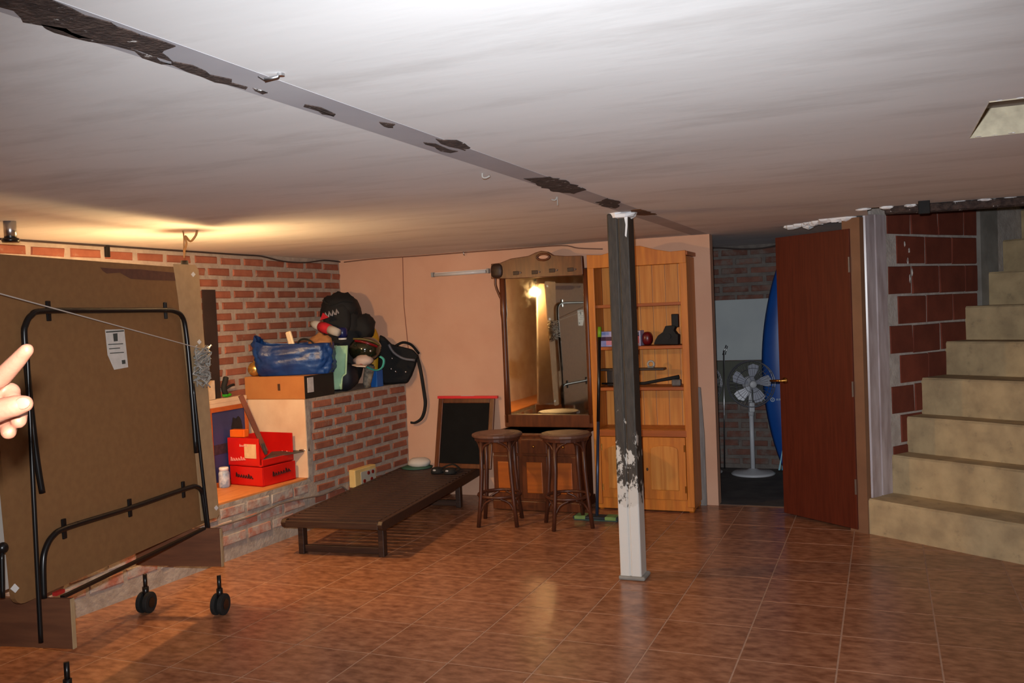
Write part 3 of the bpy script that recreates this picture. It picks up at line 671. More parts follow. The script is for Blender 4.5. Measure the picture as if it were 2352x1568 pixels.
for i in range(25):
    t = i/24; z = .0 + zt*t; w = .26*(math.sin(math.pi*min(1, t*.94+.06))**.62)*(1.0 if t < .5 else (1-.12*(t-.5))) if t < 1 else .01
    if t > .985: w = .02
    P.append((w, z))
vs = []; fs = []; n = 12
for w, z in P:
    for k in range(n):
        a = 2*math.pi*k/n; vs.append((w*math.cos(a), .035*math.sin(a)*(.35+.65*min(1, w/.15))+.08*(z/zt-.5)**2, z))
for i in range(len(P)-1):
    for k in range(n): fs.append((i*n+k, i*n+(k+1) % n, (i+1)*n+(k+1) % n, (i+1)*n+k))
fs += [tuple(range(n))[::-1], tuple((len(P)-1)*n+k for k in range(n))]
MB().add(vs, fs).build('board', m_surf, sf, smooth=True)
for k, c_ in enumerate(((150, 205, 220), (40, 150, 190), (150, 205, 220))):
    x0 = -.085-.028*k; MB().add([(x0-.004, -.031, .02), (x0+.012, -.033, .02), (x0+.04, -.037, .2), (x0+.034, -.037, .2), (x0-.004, -.024, .02), (x0+.012, -.026, .02), (x0+.04, -.03, .2), (x0+.034, -.03, .2)], [(0, 1, 2, 3), (7, 6, 5, 4), (0, 4, 5, 1), (1, 5, 6, 2), (2, 6, 7, 3), (3, 7, 4, 0)]).build('stripe', mat('stripe_%d' % k, c_, None, .4), sf)
lm = mat('logo_white', (190, 205, 225), None, .5)
MB().tube([(-.175+.016*math.cos(i*math.pi/8), -.036, .655+.016*math.sin(i*math.pi/8)) for i in range(16)], .004, 5, closed=True).tube([(-.175, -.036, .66), (-.175, -.036, .648)], .004, 5).build('logo_ring', lm, sf)
for k in range(5): MB().tube([(-.14+k*.022, -.0375, .648), (-.14+k*.022, -.0375, .664), (-.132+k*.022, -.0375, .664), (-.13+k*.022, -.0375, .648)], .0032, 5).build('logo_letter', lm, sf)
tag(B((1.80, YS-.016, 1.285), (.62, .02, .56)).build('wall_board', mat('white_panel_paint', (176, 184, 186), (166, 174, 178), .6, 3), bevel=.003), 'plain white panel fixed to the store room wall above the fan', 'panel')
tag(B((1.80, YS-.018, .81), (.66, .024, .38)).build('wall_board', mat('grey_green_panel', (92, 94, 84), (78, 80, 72), .8, 5), bevel=.003), 'dark grey panel on the store room wall below the white one', 'panel')
tag(MB().ball((1.495, 2.80, .125), .125, 20, 14).build('red_ball', mat('red_ball_vinyl', (170, 24, 30), None, .4), smooth=True), 'red ball peeking out behind the pink wall end', 'ball')
tag(MB().tube([(1.63, 3.33, 1.06), (1.665, 3.33, 1.15)], .006, 6).tube([(1.65, 3.34, 1.06), (1.675, 3.34, 1.14)], .005, 6).tube([(1.61, 3.33, 0), (1.64, 3.33, 1.1)], .008, 6).build('chrome_rods', m_metal, smooth=True), 'thin chrome rods standing beside the white panel', 'rods')

# ------------------------------------------------------------------ back wall things
fl_ = thing('fluorescent_lamp', 'unlit white fluorescent strip lamp on the pink wall', 'lamp')
a = ony(995, 631, YB-.03); b = ony(1122, 622, YB-.03)
MB().bar(a+Vector((0, .018, 0)), b+Vector((0, .018, 0)), .022, .034).build('batten', m_white, fl_, bevel=.004)
MB().tube([a+Vector((.02, -.012, -.004)), b+Vector((-.02, -.012, -.004))], .014, 12).build('tube', mat('lamp_tube_glass', (214, 214, 214), None, .2), fl_, smooth=True)
for p in (a, b): MB().box((p.x, p.y-.004, p.z), (.02, .045, .04)).build('end_cap', mat('grey_cap', (150, 150, 148), None, .5), fl_, bevel=.004)
cb_ = thing('chalkboard', 'small black chalkboard in a brown frame standing on the lounger', 'chalkboard', (-.245, 1.60, lz), 0)
CW, CH = .52, .585; ln = Matrix.Rotation(-.24, 4, 'X')
MB().box((0, 0, CH/2), (CW-.04, .012, CH-.04), ln).build('slate', mat('slate_black', (9, 9, 10), (16, 16, 17), .75, 9, spec=.2), cb_)
for x in (-1, 1): MB().box((x*(CW/2-.022), -.004, CH/2), (.044, .024, CH), ln).build('frame_side', m_mahog, cb_, bevel=.004)
for z in (.02, CH-.02): MB().box((0, -.004, z), (CW-.088, .024, .04), ln).build('frame_rail', m_mahog, cb_, bevel=.004)
tp_ = ln @ Vector((0, -.004, CH))
rd = thing('red_ruler', 'thin red strip with a pale middle lying on the chalkboard frame', 'strip', (-.245, 1.60, lz))
MB().box((tp_.x+.008, tp_.y, tp_.z+.012), (CW+.035, .03, .022)).build('strip', mat('red_strip', (226, 50, 56), None, .4), rd, bevel=.002)
MB().box((tp_.x+.01, tp_.y, tp_.z+.0235), (.12, .026, .002)).build('label_patch', m_white, rd)
hk = thing('wall_hook', 'grey metal hook at the top of the pink wall', 'hook')
p = ony(1067, 580, YB-.012); MB().tube(smooth_path([(p.x, p.y+.01, p.z+.03), (p.x, p.y-.02, p.z+.02), (p.x+.006, p.y-.03, p.z-.01), (p.x+.004, p.y-.015, p.z-.022)], 4), .006, 6).build('hook', m_metal, hk, smooth=True)
MB().lathe([(.016, 0), (.016, .006)], 10, M=Matrix.Translation((p.x, YB-.001, p.z+.03)) @ Matrix.Rotation(math.pi/2, 4, 'X')).build('plate', m_metal, hk)
gp = tag(MB().prism([(onz_.x, onz_.z) for onz_ in [ony(1603, 1165, YB-.02), ony(1624, 1165, YB-.02), ony(1618, 1000, YB-.02), ony(1609, 890, YB-.02), ony(1600, 888, YB-.02), ony(1596, 1000, YB-.02)]], YB-.025, YB-.003, lambda a, b, d: (a, d, b)).build('grey_plank', mat('weathered_plank', (138, 132, 128), (120, 114, 112), .8, 6, (8, 8, 1))), 'narrow weathered grey plank leaning beside the bookcase', 'plank')
# mop
mp_ = thing('mop', 'long handled mop leaning against the left side of the bookcase', 'mop')
h0 = onz(1371, 1184, .03); h1 = ony(1377, 760, 3.56*U)
MB().tube([h0, h0.lerp(h1, .5)], .0115, 10).build('lower_handle', mat('steel_blue_tube', (66, 78, 104), None, .35, metal=.6), mp_, smooth=True)
MB().tube([h0.lerp(h1, .5), h1], .0125, 10).build('upper_handle', m_black, mp_, smooth=True)
MB().tube([h0.lerp(h1, .965), h1+ (h1-h0).normalized()*.03], .0145, 10).build('grip', mat('lime_grip', (120, 170, 30), None, .5), mp_, smooth=True)
MB().box((h0.x, h0.y, .022), (.34, .1, .02)).build('head', mat('mop_black', (36, 42, 48), None, .7), mp_, bevel=.006)
for sx in (-1, 1): MB().box((h0.x+sx*.115, h0.y-.002, .023), (.085, .104, .026)).build('pad_end', mat('mop_green', (116, 146, 84), None, .9), mp_, bevel=.006)
MB().box((h0.x, h0.y, .006), (.33, .09, .012)).build('cloth', mat('mop_cloth', (60, 80, 76), None, .95), mp_, bevel=.004)

# ------------------------------------------------------------------ things on the bookcase shelves
yb = BYF+.13
p0 = ony(1368, 791, yb); 
p0.x = max(p0.x, BX0+.055)
bxs = thing('printed_carton', 'violet and white printed carton on the middle shelf', 'box', ((p0.x+ony(1476, 791, yb).x)/2, yb, shz[2]))
wq = ony(1476, 791, yb).x-p0.x
MB().box((0, 0, .058), (wq, .12, .115)).build('carton', mat('carton_violet', (150, 150, 205), (196, 190, 215), .5, 12), bxs, bevel=.002)
for x, z, w, h, c_ in ((-.35, .06, .28, .03, (70, 30, 60)), (-.2, .03, .3, .035, (206, 130, 150)), (.36, .05, .22, .06, (206, 110, 140)), (.4, .09, .14, .03, (90, 110, 170)), (-.38, .1, .2, .02, (120, 140, 200))):
    MB().box((x*wq, -.0605, z), (w*wq, .002, h)).build('print', mat('print_%d' % int(x*100+500), c_, None, .5), bxs)
p = ony(1487, 770, yb)
ln_ = tag(MB().ball((p.x, yb, shz[2]+.052), (.04, .05, .052), 14, 10, sq=.8).build('red_tin', mat('dark_red_tin', (120, 18, 22), (70, 14, 20), .35, 8), smooth=True), 'rounded dark red tin beside the violet carton', 'tin')
yq = BYF+.12
tx = lambda x, y: (ony(x, y, yq).x, max(ony(x, y, yq).z, shz[2]))
sc = thing('black_projector', 'black stepped gadget with an upright head on the middle shelf', 'gadget')
sil = [tx(1505, 790), tx(1560, 790), tx(1560, 768), tx(1556, 766), tx(1550, 758), tx(1554, 748), tx(1545, 747), tx(1531, 748), tx(1525, 762), tx(1514, 770), tx(1508, 780)]
MB().prism(sil, yq-.045, yq+.045, lambda a, b, d: (a, d, b)).build('body', m_rubber, sc, bevel=.004)
c = ony(1551, 736, yq); MB().box((c.x, yq, c.z), (.052, .04, .1)).build('head', m_black, sc, bevel=.005)
c = ony(1535, 772, yq-.05); MB().lathe([(.02, 0), (.02, .012)], 14, M=Matrix.Translation((c.x, yq-.045, c.z)) @ Matrix.Rotation(math.pi/2, 4, 'X')).build('dial', m_black, sc)
ys = BYF+.14
dk = mat('dark_shelf_board', (50, 36, 26), None, .5)
ds = thing('display_stand', 'small dark wooden stand on the lower open shelf', 'stand')
a = ony(1380, 848, ys); b = ony(1528, 847, ys); zt_ = (a.z+b.z)/2
MB().box(((a.x+b.x)/2, ys, zt_), (b.x-a.x, .1, .016)).build('plate', dk, ds, bevel=.003)
for x in (a.x+.08, (a.x+b.x)/2+.02): MB().box((x, ys, (shz[1]+zt_)/2), (.05, .06, zt_-shz[1]-.01)).build('leg', dk, ds, bevel=.003)
p = ony(1495, 838, ys)
og = thing('pale_ornament', 'tiny pale ring-shaped ornament on the dark stand', 'ornament', (p.x, ys, zt_+.008))
MB().tube([(.024*math.cos(t*math.pi/8), 0, .028+.024*math.sin(t*math.pi/8)) for t in range(-3, 12)], .008, 8).build('ring', mat('pale_stone', (170, 166, 158), None, .6), og, smooth=True)
MB().box((0, 0, .006), (.05, .03, .012)).build('base', mat('grey_stone', (120, 116, 108), None, .6), og, bevel=.003)
ys = BYF+.1; um = thing('folded_umbrella', 'black folded umbrella lying on the lower open shelf', 'umbrella')
P = [ony(1440, 880, ys), ony(1480, 880, ys), ony(1515, 873, ys), ony(1560, 865, ys)]
P = [Vector((q.x, ys, max(q.z, shz[1]+.014))) for q in P]
MB().tube(P, [.008, .012, .012, .016], 10).build('canopy', m_rubber, um, smooth=True)
MB().tube([P[0]-Vector((.2, 0, 0)), P[0]], .007, 8).build('shaft', m_black, um)
e_ = P[-1]; MB().box((e_.x-.02, ys, shz[1]+.026), (.07, .05, .05)).build('handle', mat('grey_grip', (110, 104, 100), (80, 76, 74), .5, 20), um, bevel=.01)

# ------------------------------------------------------------------ things on the high ledge
fx = lambda y: lface(y).x
m_card = mat('brown_cardboard', (186, 122, 64), (174, 110, 56), .85, 6)
xb0, xb1 = XL+.012, fx(.6)-.015
cx = thing('cardboard_box', 'brown cardboard box with a black side on the near end of the ledge', 'box', ((xb0+xb1)/2, .405, LZ))
bwid = xb1-xb0
MB().box((0, .19, .085), (bwid, .38, .17)).build('carton', m_card, cx, bevel=.003)
MB().box((bwid/2+.001, .19, .085), (.004, .378, .168)).build('black_side', mat('black_print', (24, 20, 18), (34, 28, 24), .6, 8), cx)
MB().box((bwid/2+.004, .07, .1), (.003, .075, .11)).build('label', mat('white_label', (206, 202, 200), (190, 186, 186), .6, 30), cx)
MB().box((bwid*.08, -.001, .09), (.02, .004, .05)).build('hand_slot', mat('slot_dark', (70, 44, 26)), cx)
BT = LZ+.17
# crumpled blue carrier bag
m_blue = mat('blue_carrier_plastic', (14, 42, 92), (24, 66, 130), .36, 6, bump=.9, bscale=11)
bg = thing('blue_bag', 'crumpled blue plastic carrier bag lying on the cardboard box', 'bag', (-1.13, .60, BT+.002), .42)
vs = []; fs = []; n = 72; mlev = 26
for j in range(mlev+1):
    t = j/mlev
    for k in range(n):
        a = 2*math.pi*k/n; c, s = math.cos(a), math.sin(a)
        e = .55; cx_ = math.copysign(abs(c)**e, c); sy_ = math.copysign(abs(s)**e, s)
        rx = .285*(.93+.12*math.sin(t*2.6)); ry = .125*(.9+.25*math.sin(t*2.8))
        top = .235 + .075*max(0, -c)**6 + .015*noise.noise(Vector((c*2, s*2, 5)))
        q = 1+.10*noise.noise(Vector((c*2.5, s*2.5, t*3+2)))+.06*noise.noise(Vector((c*6+3, s*6, t*5)))+.035*noise.noise(Vector((c*13, s*13, t*11)))
        vs.append((cx_*rx*q, sy_*ry*q, top*t))
for j in range(mlev):
    for k in range(n): fs.append((j*n+k, j*n+(k+1) % n, (j+1)*n+(k+1) % n, (j+1)*n+k))
fs.append(tuple(range(n))[::-1])
o = MB().add(vs, fs).build('sack', m_blue, bg, smooth=True); so = o.modifiers.new('solid', 'SOLIDIFY'); so.thickness = .003
MB().ball((0, 0, .12), (.25, .1, .1), 18, 10, .3, 3).build('contents', mat('brown_contents', (150, 104, 66), (96, 66, 48), .8, 10), bg, smooth=True)
def at(px, py, y): return ony(px, py, y)
c = at(668, 778, .56); tag(MB().box((0, 0, 0), (.05, .022, .16), Matrix.Translation(c+Vector((0, 0, -.02))) @ Matrix.Rotation(-.28, 4, 'Y')).build('remote_control', mat('cream_plastic', (240, 214, 176), None, .4), bevel=.01), 'cream remote control sticking up out of the blue bag', 'remote')
c = at(700, 788, .62); tag(MB().tube(smooth_path([c+Vector((-.09, 0, -.06)), c+Vector((-.05, 0, .02)), c+Vector((.02, 0, .03)), c+Vector((.08, 0, -.01)), c+Vector((.1, 0, -.09))], 5), .007, 8).build('cable_loop', m_rubber, smooth=True), 'black cable loop arching out of the blue bag', 'cable')
c = at(735, 782, .74); tag(MB().ball((c.x, c.y, c.z-.05), (.11, .07, .1), 16, 10, .35, 8).build('paper_bag', mat('tan_paper', (176, 124, 74), (140, 92, 56), .8, 8), smooth=True), 'crumpled tan paper bag behind the blue bag', 'bag')
gb = thing('gold_baubles', 'shiny gold bauble ornament beside the blue bag', 'ornament', (-1.41, .47, BT))
m_gold = mat('gold_foil', (214, 160, 70), (230, 190, 110), .25, 9, metal=.8)
for q, r in (((0, 0, .055), .055), ((.02, .03, .12), .045), ((-.02, .06, .06), .05)): MB().ball(q, r, 14, 10, .12, r*100).build('bauble', m_gold, gb, smooth=True)
# rucksack
m_nylon = mat('black_nylon', (11, 10, 10), (22, 20, 20), .8, 10, bump=.4, bscale=14)
rk = thing('rucksack', 'tall black rucksack with pale logo at the back of the ledge', 'rucksack', (-1.22, 1.42, LZ), .3)
MB().ball((0, 0, .40), (.17, .13, .40), 22, 16, .12, 2, sq=.75).build('body', m_nylon, rk, smooth=True)
MB().ball((-.02, -.02, .66), (.165, .135, .13), 20, 12, .15, 5, sq=.8).build('lid', m_nylon, rk, smooth=True)
MB().ball((-.02, -.115, .58), (.12, .045, .14), 16, 10, .1, 9, sq=.7).build('front_pocket', m_nylon, rk, smooth=True)
MB().ball((.16, .0, .50), (.11, .1, .12), 16, 10, .25, 4).build('side_pocket', m_nylon, rk, smooth=True)
MB().tube(smooth_path([(-.13, -.12, .74), (-.06, -.16, .70), (.05, -.16, .73), (.12, -.1, .72)], 5), .009, 6).build('strap', m_rubber, rk)
for k in range(4): MB().tube([(-.11+k*.032, -.166, .59+k*.008), (-.10+k*.032, -.170, .635+k*.008), (-.085+k*.032, -.170, .60+k*.008)], .007, 5).build('logo_stroke', mat('logo_grey', (170, 160, 158)), rk)
yw = 1.68; c = at(855, 765, yw); tag(MB().ball((c.x, yw-.02, (LZ+c.z+.05)/2), (.075, .07, (c.z+.05-LZ)/2), 18, 12, .08, 3, sq=.85).build('yellow_sack', mat('yellow_fabric', (206, 150, 20), (190, 132, 16), .6, 5), smooth=True), 'yellow stuff sack between the rucksack and the wall', 'sack')
# rolled red and white flag and small blue jar
a = at(716, 742, 1.05); b = at(778, 764, 1.0)
rl = thing('rolled_flag', 'rolled red and white cloth resting on the pile', 'cloth')
d = b-a
MB().tube([a+d*.32, a+d*.5, a+d*.68], [.038, .045, .04], 12).build('red_band', mat('red_cloth', (206, 30, 44), (176, 20, 36), .8, 8), rl, smooth=True)
MB().tube([a, a+d*.15, a+d*.33], [.02, .036, .037], 12).build('white_end', mat('white_cloth', (190, 182, 172), None, .85), rl, smooth=True)
MB().tube([a+d*.66, a+d*.85, b], [.038, .036, .03], 12).build('white_end', MATS['white_cloth'], rl, smooth=True)
MB().prism([(-.03, 0), (.05, .02), (.0, .06)], -.005, .005, lambda p, q, e: (a.x+d.x*.4+p, a.y+e, a.z+.02+q)).build('red_corner', MATS['red_cloth'], rl)
c = at(786, 762, 1.08); j = thing('blue_jar', 'small dark blue jar with a white rim under the rucksack', 'jar', (c.x, 1.08, c.z-.05))
MB().lathe([(.03, 0), (.042, .02), (.042, .07), (.03, .085)], 16).build('jar', mat('cobalt', (20, 28, 84), None, .3), j, smooth=True)
MB().lathe([(.032, -.012), (.034, 0), (.03, .002)], 16).build('rim', m_white, j)
# brown storage box that carries the flag, the jar and the helmet
sb = tag(B((-1.30, 1.02, LZ+.2), (.29, .30, .40)).build('storage_box', mat('dull_brown_box', (110, 78, 54), (90, 64, 46), .8, 6), bevel=.005), 'dull brown storage box half hidden behind the mint cloth', 'box')
# dark helmet with red stripe
hc = at(836, 802, 1.22)
hm = thing('helmet', 'glossy dark green helmet with a dark red stripe', 'helmet', (hc.x, 1.24, hc.z), .4)
mh = mat('helmet_gloss', (28, 32, 20), (38, 40, 26), .12, 6, coat=.5)
MB().ball((0, 0, 0), (.135, .15, .105), 24, 14).build('shell', mh, hm, smooth=True)
st_ = []
for k in range(9): t_ = -1.0+k*.25; st_.append((.05+.02*t_, -.152*math.cos(t_)*.98, .106*math.sin(t_+.35)+.01))
MB().tube(smooth_path([(-.06, -.11, .075), (.0, -.125, .065), (.06, -.12, .045), (.11, -.09, .02)], 5), .016, 8, flat=.7).build('stripe', mat('stripe_red', (110, 10, 18), None, .25), hm, smooth=True)
MB().tube(smooth_path([(-.08, -.09, .09), (.0, -.10, .085), (.08, -.095, .062), (.125, -.06, .03)], 5), .008, 8).build('piping', mat('olive_piping', (96, 84, 40), None, .4), hm, smooth=True)
c = at(851, 793, 1.1)-Vector((hc.x, 1.24, hc.z)); MB().ball((.06, -.125, -.012), .013, 12, 8).build('stud', m_metal, hm, smooth=True)
# white cap
c = at(836, 822, 1.06)
wc = thing('peaked_cap', 'white peaked cap lying in front of the helmet', 'cap', (c.x-.02, 1.08, c.z-.02), -.3)
MB().ball((0, 0, 0), (.085, .07, .045), 18, 10, .15, 6).build('crown', mat('off_white_cloth', (206, 188, 176), (190, 168, 160), .85, 8), wc, smooth=True)
MB().prism([(-.02, -.06), (.10, -.05), (.14, -.10), (.08, -.14), (.0, -.12)], -.03, -.022, lambda p, q, e: (p, q, e-.1*(p+.02))).build('peak', MATS['off_white_cloth'], wc)
MB().ball((.03, -.055, -.035), (.03, .012, .012), 10, 6).build('badge', mat('badge_red', (150, 24, 34)), wc)
# mint cloth draped
m_mint = mat('mint_cloth', (150, 190, 156), (168, 206, 172), .85, 7, bump=.3)
vs = []; fs = []; nx, nz = 9, 15
for j in range(nz):
    t = j/(nz-1)
    for i in range(nx):
        u_ = i/(nx-1); q = at(776+34*u_ - 12*math.sin(t*3)*(1-u_)+ (12*t if t > .7 else 0)*u_*-1, 792+100*t, .94)
        vs.append((q.x, .86+.03*math.sin(u_*9+t*2)+.03*t, max(q.z, LZ+.004)))
for j in range(nz-1):
    for i in range(nx-1): fs.append((j*nx+i, j*nx+i+1, (j+1)*nx+i+1, (j+1)*nx+i))
o = MB().add(vs, fs).build('mint_cloth', m_mint, smooth=True); so = o.modifiers.new('solid', 'SOLIDIFY'); so.thickness = .012
tag(o, 'pale mint green cloth hanging beside the blue bag', 'cloth')
# black sports bag, teal strap, grey rolled cloth, blue carton
c = at(815, 892, 1.1)
sp_ = thing('sports_bag', 'small black sports bag under the white cap', 'bag', (fx(1.06)-.14, 1.06, LZ), .1)
MB().ball((0, 0, .115), (.125, .1, .115), 20, 12, .12, 12, sq=.75).build('body', mat('navy_black_nylon', (22, 22, 30), (32, 32, 42), .6, 10), sp_, smooth=True)
MB().tube(smooth_path([(-.05, -.102, .02), (-.04, -.104, .12), (-.01, -.1, .2)], 4), .006, 6).build('piping', m_rubber, sp_)
q = [at(825, 832, 1.2), at(845, 843, 1.2), at(865, 850, 1.2), at(880, 843, 1.2), at(884, 826, 1.2), at(876, 818, 1.2)]
yq_ = 1.2
tag(MB().tube(smooth_path([Vector((p.x+.0, 1.2-.02*k/5, p.z)) for k, p in enumerate(q)], 5), .015, 8, flat=.45).build('teal_strap', mat('teal_webbing', (70, 176, 160), None, .6), smooth=True), 'teal webbing strap looped over the grey rolled cloth', 'strap')
a = Vector((fx(1.26)-.05, 1.27, LZ+.035)); b = a+Vector((.02, .03, .15))
gr = thing('grey_roll', 'grey mottled rolled cloth leaning on the black sports bag', 'cloth')
MB().tube([a-Vector((.0, 0, .03)), a, a.lerp(b, .5), b], [.025, .034, .04, .042], 14).build('roll', mat('grey_mottle', (150, 140, 124), (96, 88, 78), .8, 40), gr, smooth=True)
MB().tube([b-Vector((0, 0, .005)), b+Vector((.002, .003, .012))], .03, 12).build('core', m_rubber, gr)
tag(B((fx(1.42)-.05, 1.42, LZ+.07), (.06, .1, .14)).build('blue_carton', mat('bright_blue', (30, 96, 176), None, .5), bevel=.003), 'bright blue carton beside the black handbag', 'box')
# black handbag with strap
hb = thing('handbag', 'black leather handbag with metal studs at the far end of the ledge', 'handbag', (fx(1.62)-.11, 1.615, LZ), .55)
ml = mat('black_leather', (11, 10, 10), (18, 16, 16), .7, 14, bump=.25, spec=.25)
hbl = Matrix.Translation(hb.location) @ Matrix.Rotation(.55, 4, 'Z'); hbi = hbl.inverted()
def hbp(px, py): q = hbi @ hit(px, py, hb.location, (math.sin(.55), -math.cos(.55), 0)); return (q.x, max(q.z, .002))
sil = [hbp(*q) for q in [(868, 846), (870, 800), (872, 768), (884, 774), (900, 790), (922, 796), (948, 802), (960, 815), (955, 838), (946, 862), (936, 884), (905, 890), (880, 892)]]
MB().prism(sil, -.055, .06, lambda a, b, d: (a, d, b)).build('body', ml, hb, bevel=.018)
MB().prism([hbp(*q) for q in [(888, 782), (905, 793), (945, 801), (958, 815), (953, 832), (925, 826), (900, 815)]], -.068, -.056, lambda a, b, d: (a, d, b)).build('flap', ml, hb, bevel=.005)
MB().tube(smooth_path([Vector((hbp(*q)[0], -.074, hbp(*q)[1])) for q in [(892, 790), (903, 808), (925, 822), (952, 826)]], 4), .012, 8).build('trim_band', mat('grey_satin', (96, 94, 98), None, .4), hb, smooth=True)
MB().tube(smooth_path([Vector((hbp(*q)[0], -.03, hbp(*q)[1])) for q in [(905, 796), (925, 786), (945, 792), (962, 812)]], 4), .011, 8).build('handle', ml, hb, smooth=True)
for q in ((900, 822), (898, 846), (908, 852), (931, 853)): MB().ball((hbp(*q)[0], -.057, hbp(*q)[1]), .011, 10, 6).build('stud', m_metal, hb, smooth=True)
P = [hit(957, 815, hb.location, (math.sin(.55), -math.cos(.55), 0)), at(966, 850, 1.70), at(974, 900, 1.72), at(977, 930, 1.72), at(970, 958, 1.72), at(955, 970, 1.72), at(943, 970, 1.71)]
MB().tube(smooth_path([hbi @ p for p in P], 5), .016, 6, flat=.5).build('hanging_strap', m_rubber, hb, smooth=True)

# ------------------------------------------------------------------ things on the low bench
m_red = mat('red_crate_plastic', (206, 22, 16), (190, 16, 12), .4, 5)
def squiggle(mb, o, ex, ez, n, w, h, r=.003):
    for k in range(n):
        b = o + ex*(k*w); hh = h*(1.5 if k in (0, n-2) else 1)
        mb.tube([b, b+ez*hh*.9+ex*w*.15, b+ez*hh*.5+ex*w*.5, b+ex*w*.55, b+ez*h*.1+ex*w*.95], r, 4)
c1 = thing('red_crate', 'red plastic crate with dark script on the front, lower of the two', 'crate', (-1.02, .002, BZ), -.14)
LY_, LX_ , CHt = .325, .32, .135
for nm, c, d in (('floor', (-LX_/2, LY_/2, .006), (LX_, LY_, .012)), ('side', (-LX_/2, .005, CHt/2), (LX_, .01, CHt)), ('side', (-LX_/2, LY_-.005, CHt/2), (LX_, .01, CHt)), ('side', (-.005, LY_/2, CHt/2), (.01, LY_-.02, CHt)), ('side', (-LX_+.005, LY_/2, CHt/2), (.01, LY_-.02, CHt))):
    MB().box(c, d).build(nm, m_red, c1, bevel=.003)
mk = mat('dark_script', (50, 8, 8)); mw_ = mat('pale_script', (226, 150, 140))
q = MB(); squiggle(q, Vector((-LX_*.8, -.003, .062)), Vector((1, 0, -.05)), Vector((0, 0, 1)), 7, .024, .022, .004); q.build('script', mk, c1)
q = MB(); squiggle(q, Vector((.003, LY_*.3, .06)), Vector((0, 1, .05)), Vector((0, 0, 1)), 7, .025, .024, .004); q.build('script', mk, c1)
c2 = thing('red_crate', 'red plastic crate with a cream label and open side, upper of the two', 'crate', (-1.03, .012, BZ+CHt+.002), -.11)
H2 = .20
for nm, c, d in (('floor', (-LX_/2, LY_/2, .006), (LX_, LY_, .012)), ('side', (-LX_/2-.01, .005, H2/2), (LX_-.02, .01, H2)), ('side', (-LX_/2, LY_-.005, H2/2), (LX_, .01, H2)), ('side', (-LX_+.005, LY_/2, H2/2), (.01, LY_-.02, H2)), ('lip', (-.005, LY_/2, .025), (.01, LY_-.02, .05))):
    MB().box(c, d).build(nm, m_red, c2, bevel=.003)
MB().box((-.1, -.002, .11), (.11, .004, .1)).build('label', mat('cream_label', (226, 196, 150), (210, 176, 130), .6, 18), c2)
q = MB(); squiggle(q, Vector((-LX_+.03, -.003, .035)), Vector((1, 0, .08)), Vector((0, 0, 1)), 6, .024, .02, .0035); squiggle(q, Vector((-LX_*.62, -.003, .14)), Vector((1, 0, .05)), Vector((0, 0, 1)), 5, .018, .012, .003); q.build('script', mw_, c2)
q = MB(); squiggle(q, Vector((-.1, LY_-.013, .05)), Vector((1, 0, 0)), Vector((0, 0, 1)), 4, .022, .012, .003); q.build('script', mw_, c2)
tw = thing('hand_saw', 'grey metal hand tool lying across the upper red crate', 'tool')
a = at(625, 1062, .12); b = at(700, 1042, .3)
P = [at(628, 1068, .16), at(640, 1040, .26), at(690, 1040, .3), at(700, 1048, .3), at(650, 1062, .22)]
zz_ = BZ+CHt+.06
MB().add([(-1.13, .16, zz_-.03), (-1.16, .3, zz_+.0), (-.98, .39, zz_+.0), (-.93, .37, zz_-.004), (-1.03, .2, zz_-.012)] + [(-1.13, .16, zz_-.025), (-1.16, .3, zz_+.006), (-.98, .39, zz_+.006), (-.93, .37, zz_+.001), (-1.03, .2, zz_-.007)], [(4, 3, 2, 1, 0), (5, 6, 7, 8, 9)] + [(i, (i+1) % 5, 5+(i+1) % 5, 5+i) for i in range(5)]).build('blade', mat('dull_steel', (90, 88, 82), (70, 68, 64), .5, 20, metal=.4), tw)
MB().tube([(-.97, .375, zz_), (-.9, .40, zz_+.012)], .012, 8).build('grip', m_metal, tw, smooth=True)
MB().tube([(-1.15, .22, zz_), (-1.16, .2, zz_+.08)], .012, 8).build('fork', MATS['dull_steel'], tw)
# cream chest behind with book, figurine; framed picture, plank
ch = thing('cream_chest', 'tall cream box standing behind the framed picture', 'box', (XL+.055, .08, BZ))
MB().box((0, 0, .305), (.05, .5, .61)).build('body', m_cream, ch, bevel=.003)
MB().box((0, 0, .6), (.054, .51, .03)).build('lid', m_cream, ch, bevel=.003)
tz = BZ+.617
tag(B((XL+.055, -.06, tz+.068), (.05, .12, .135)).build('pale_carton', mat('pale_carton', (214, 190, 162), (200, 174, 148), .7, 20), bevel=.002), 'small pale carton on top of the cream box', 'box')
fg = thing('figurine', 'small dark figurine on a bright green base', 'figurine', (XL+.055, .15, tz))
MB().ball((0, 0, .015), (.025, .045, .015), 12, 6, .4, 2).build('base', mat('vivid_green', (60, 180, 20), (30, 130, 20), .6, 30), fg)
MB().tube(smooth_path([(0, -.01, .02), (0, -.03, .07), (0, -.01, .12), (0, .0, .15)], 4), [.02]*12+[.012], 8).tube([(0, -.02, .06), (0, .04, .08), (0, .08, .085)], .01, 6).build('figure', m_rubber, fg, smooth=True)
db = tag(B((XL+.018, .055, BZ+.70), (.012, .13, 1.40)).build('dark_board', mat('dark_brown_board', (44, 32, 30), (54, 40, 36), .6, 5)), 'tall narrow dark board leaning against the brick wall', 'board')
pcx = thing('framed_picture', 'picture of a dark blue scene in an orange wooden frame', 'picture', (XL+.105, .09, BZ), 0)
tl = Matrix.Rotation(-.01, 4, 'Y')
m_of = mat('orange_frame_wood', (196, 96, 36), (170, 80, 30), .5, 6)
pw_, ph_ = .42, .56
MB().box((0, 0, ph_/2), (.012, pw_-.05, ph_-.05), tl).build('canvas', mat('night_blue_paint', (52, 60, 108), (36, 40, 84), .5, 4), pcx)
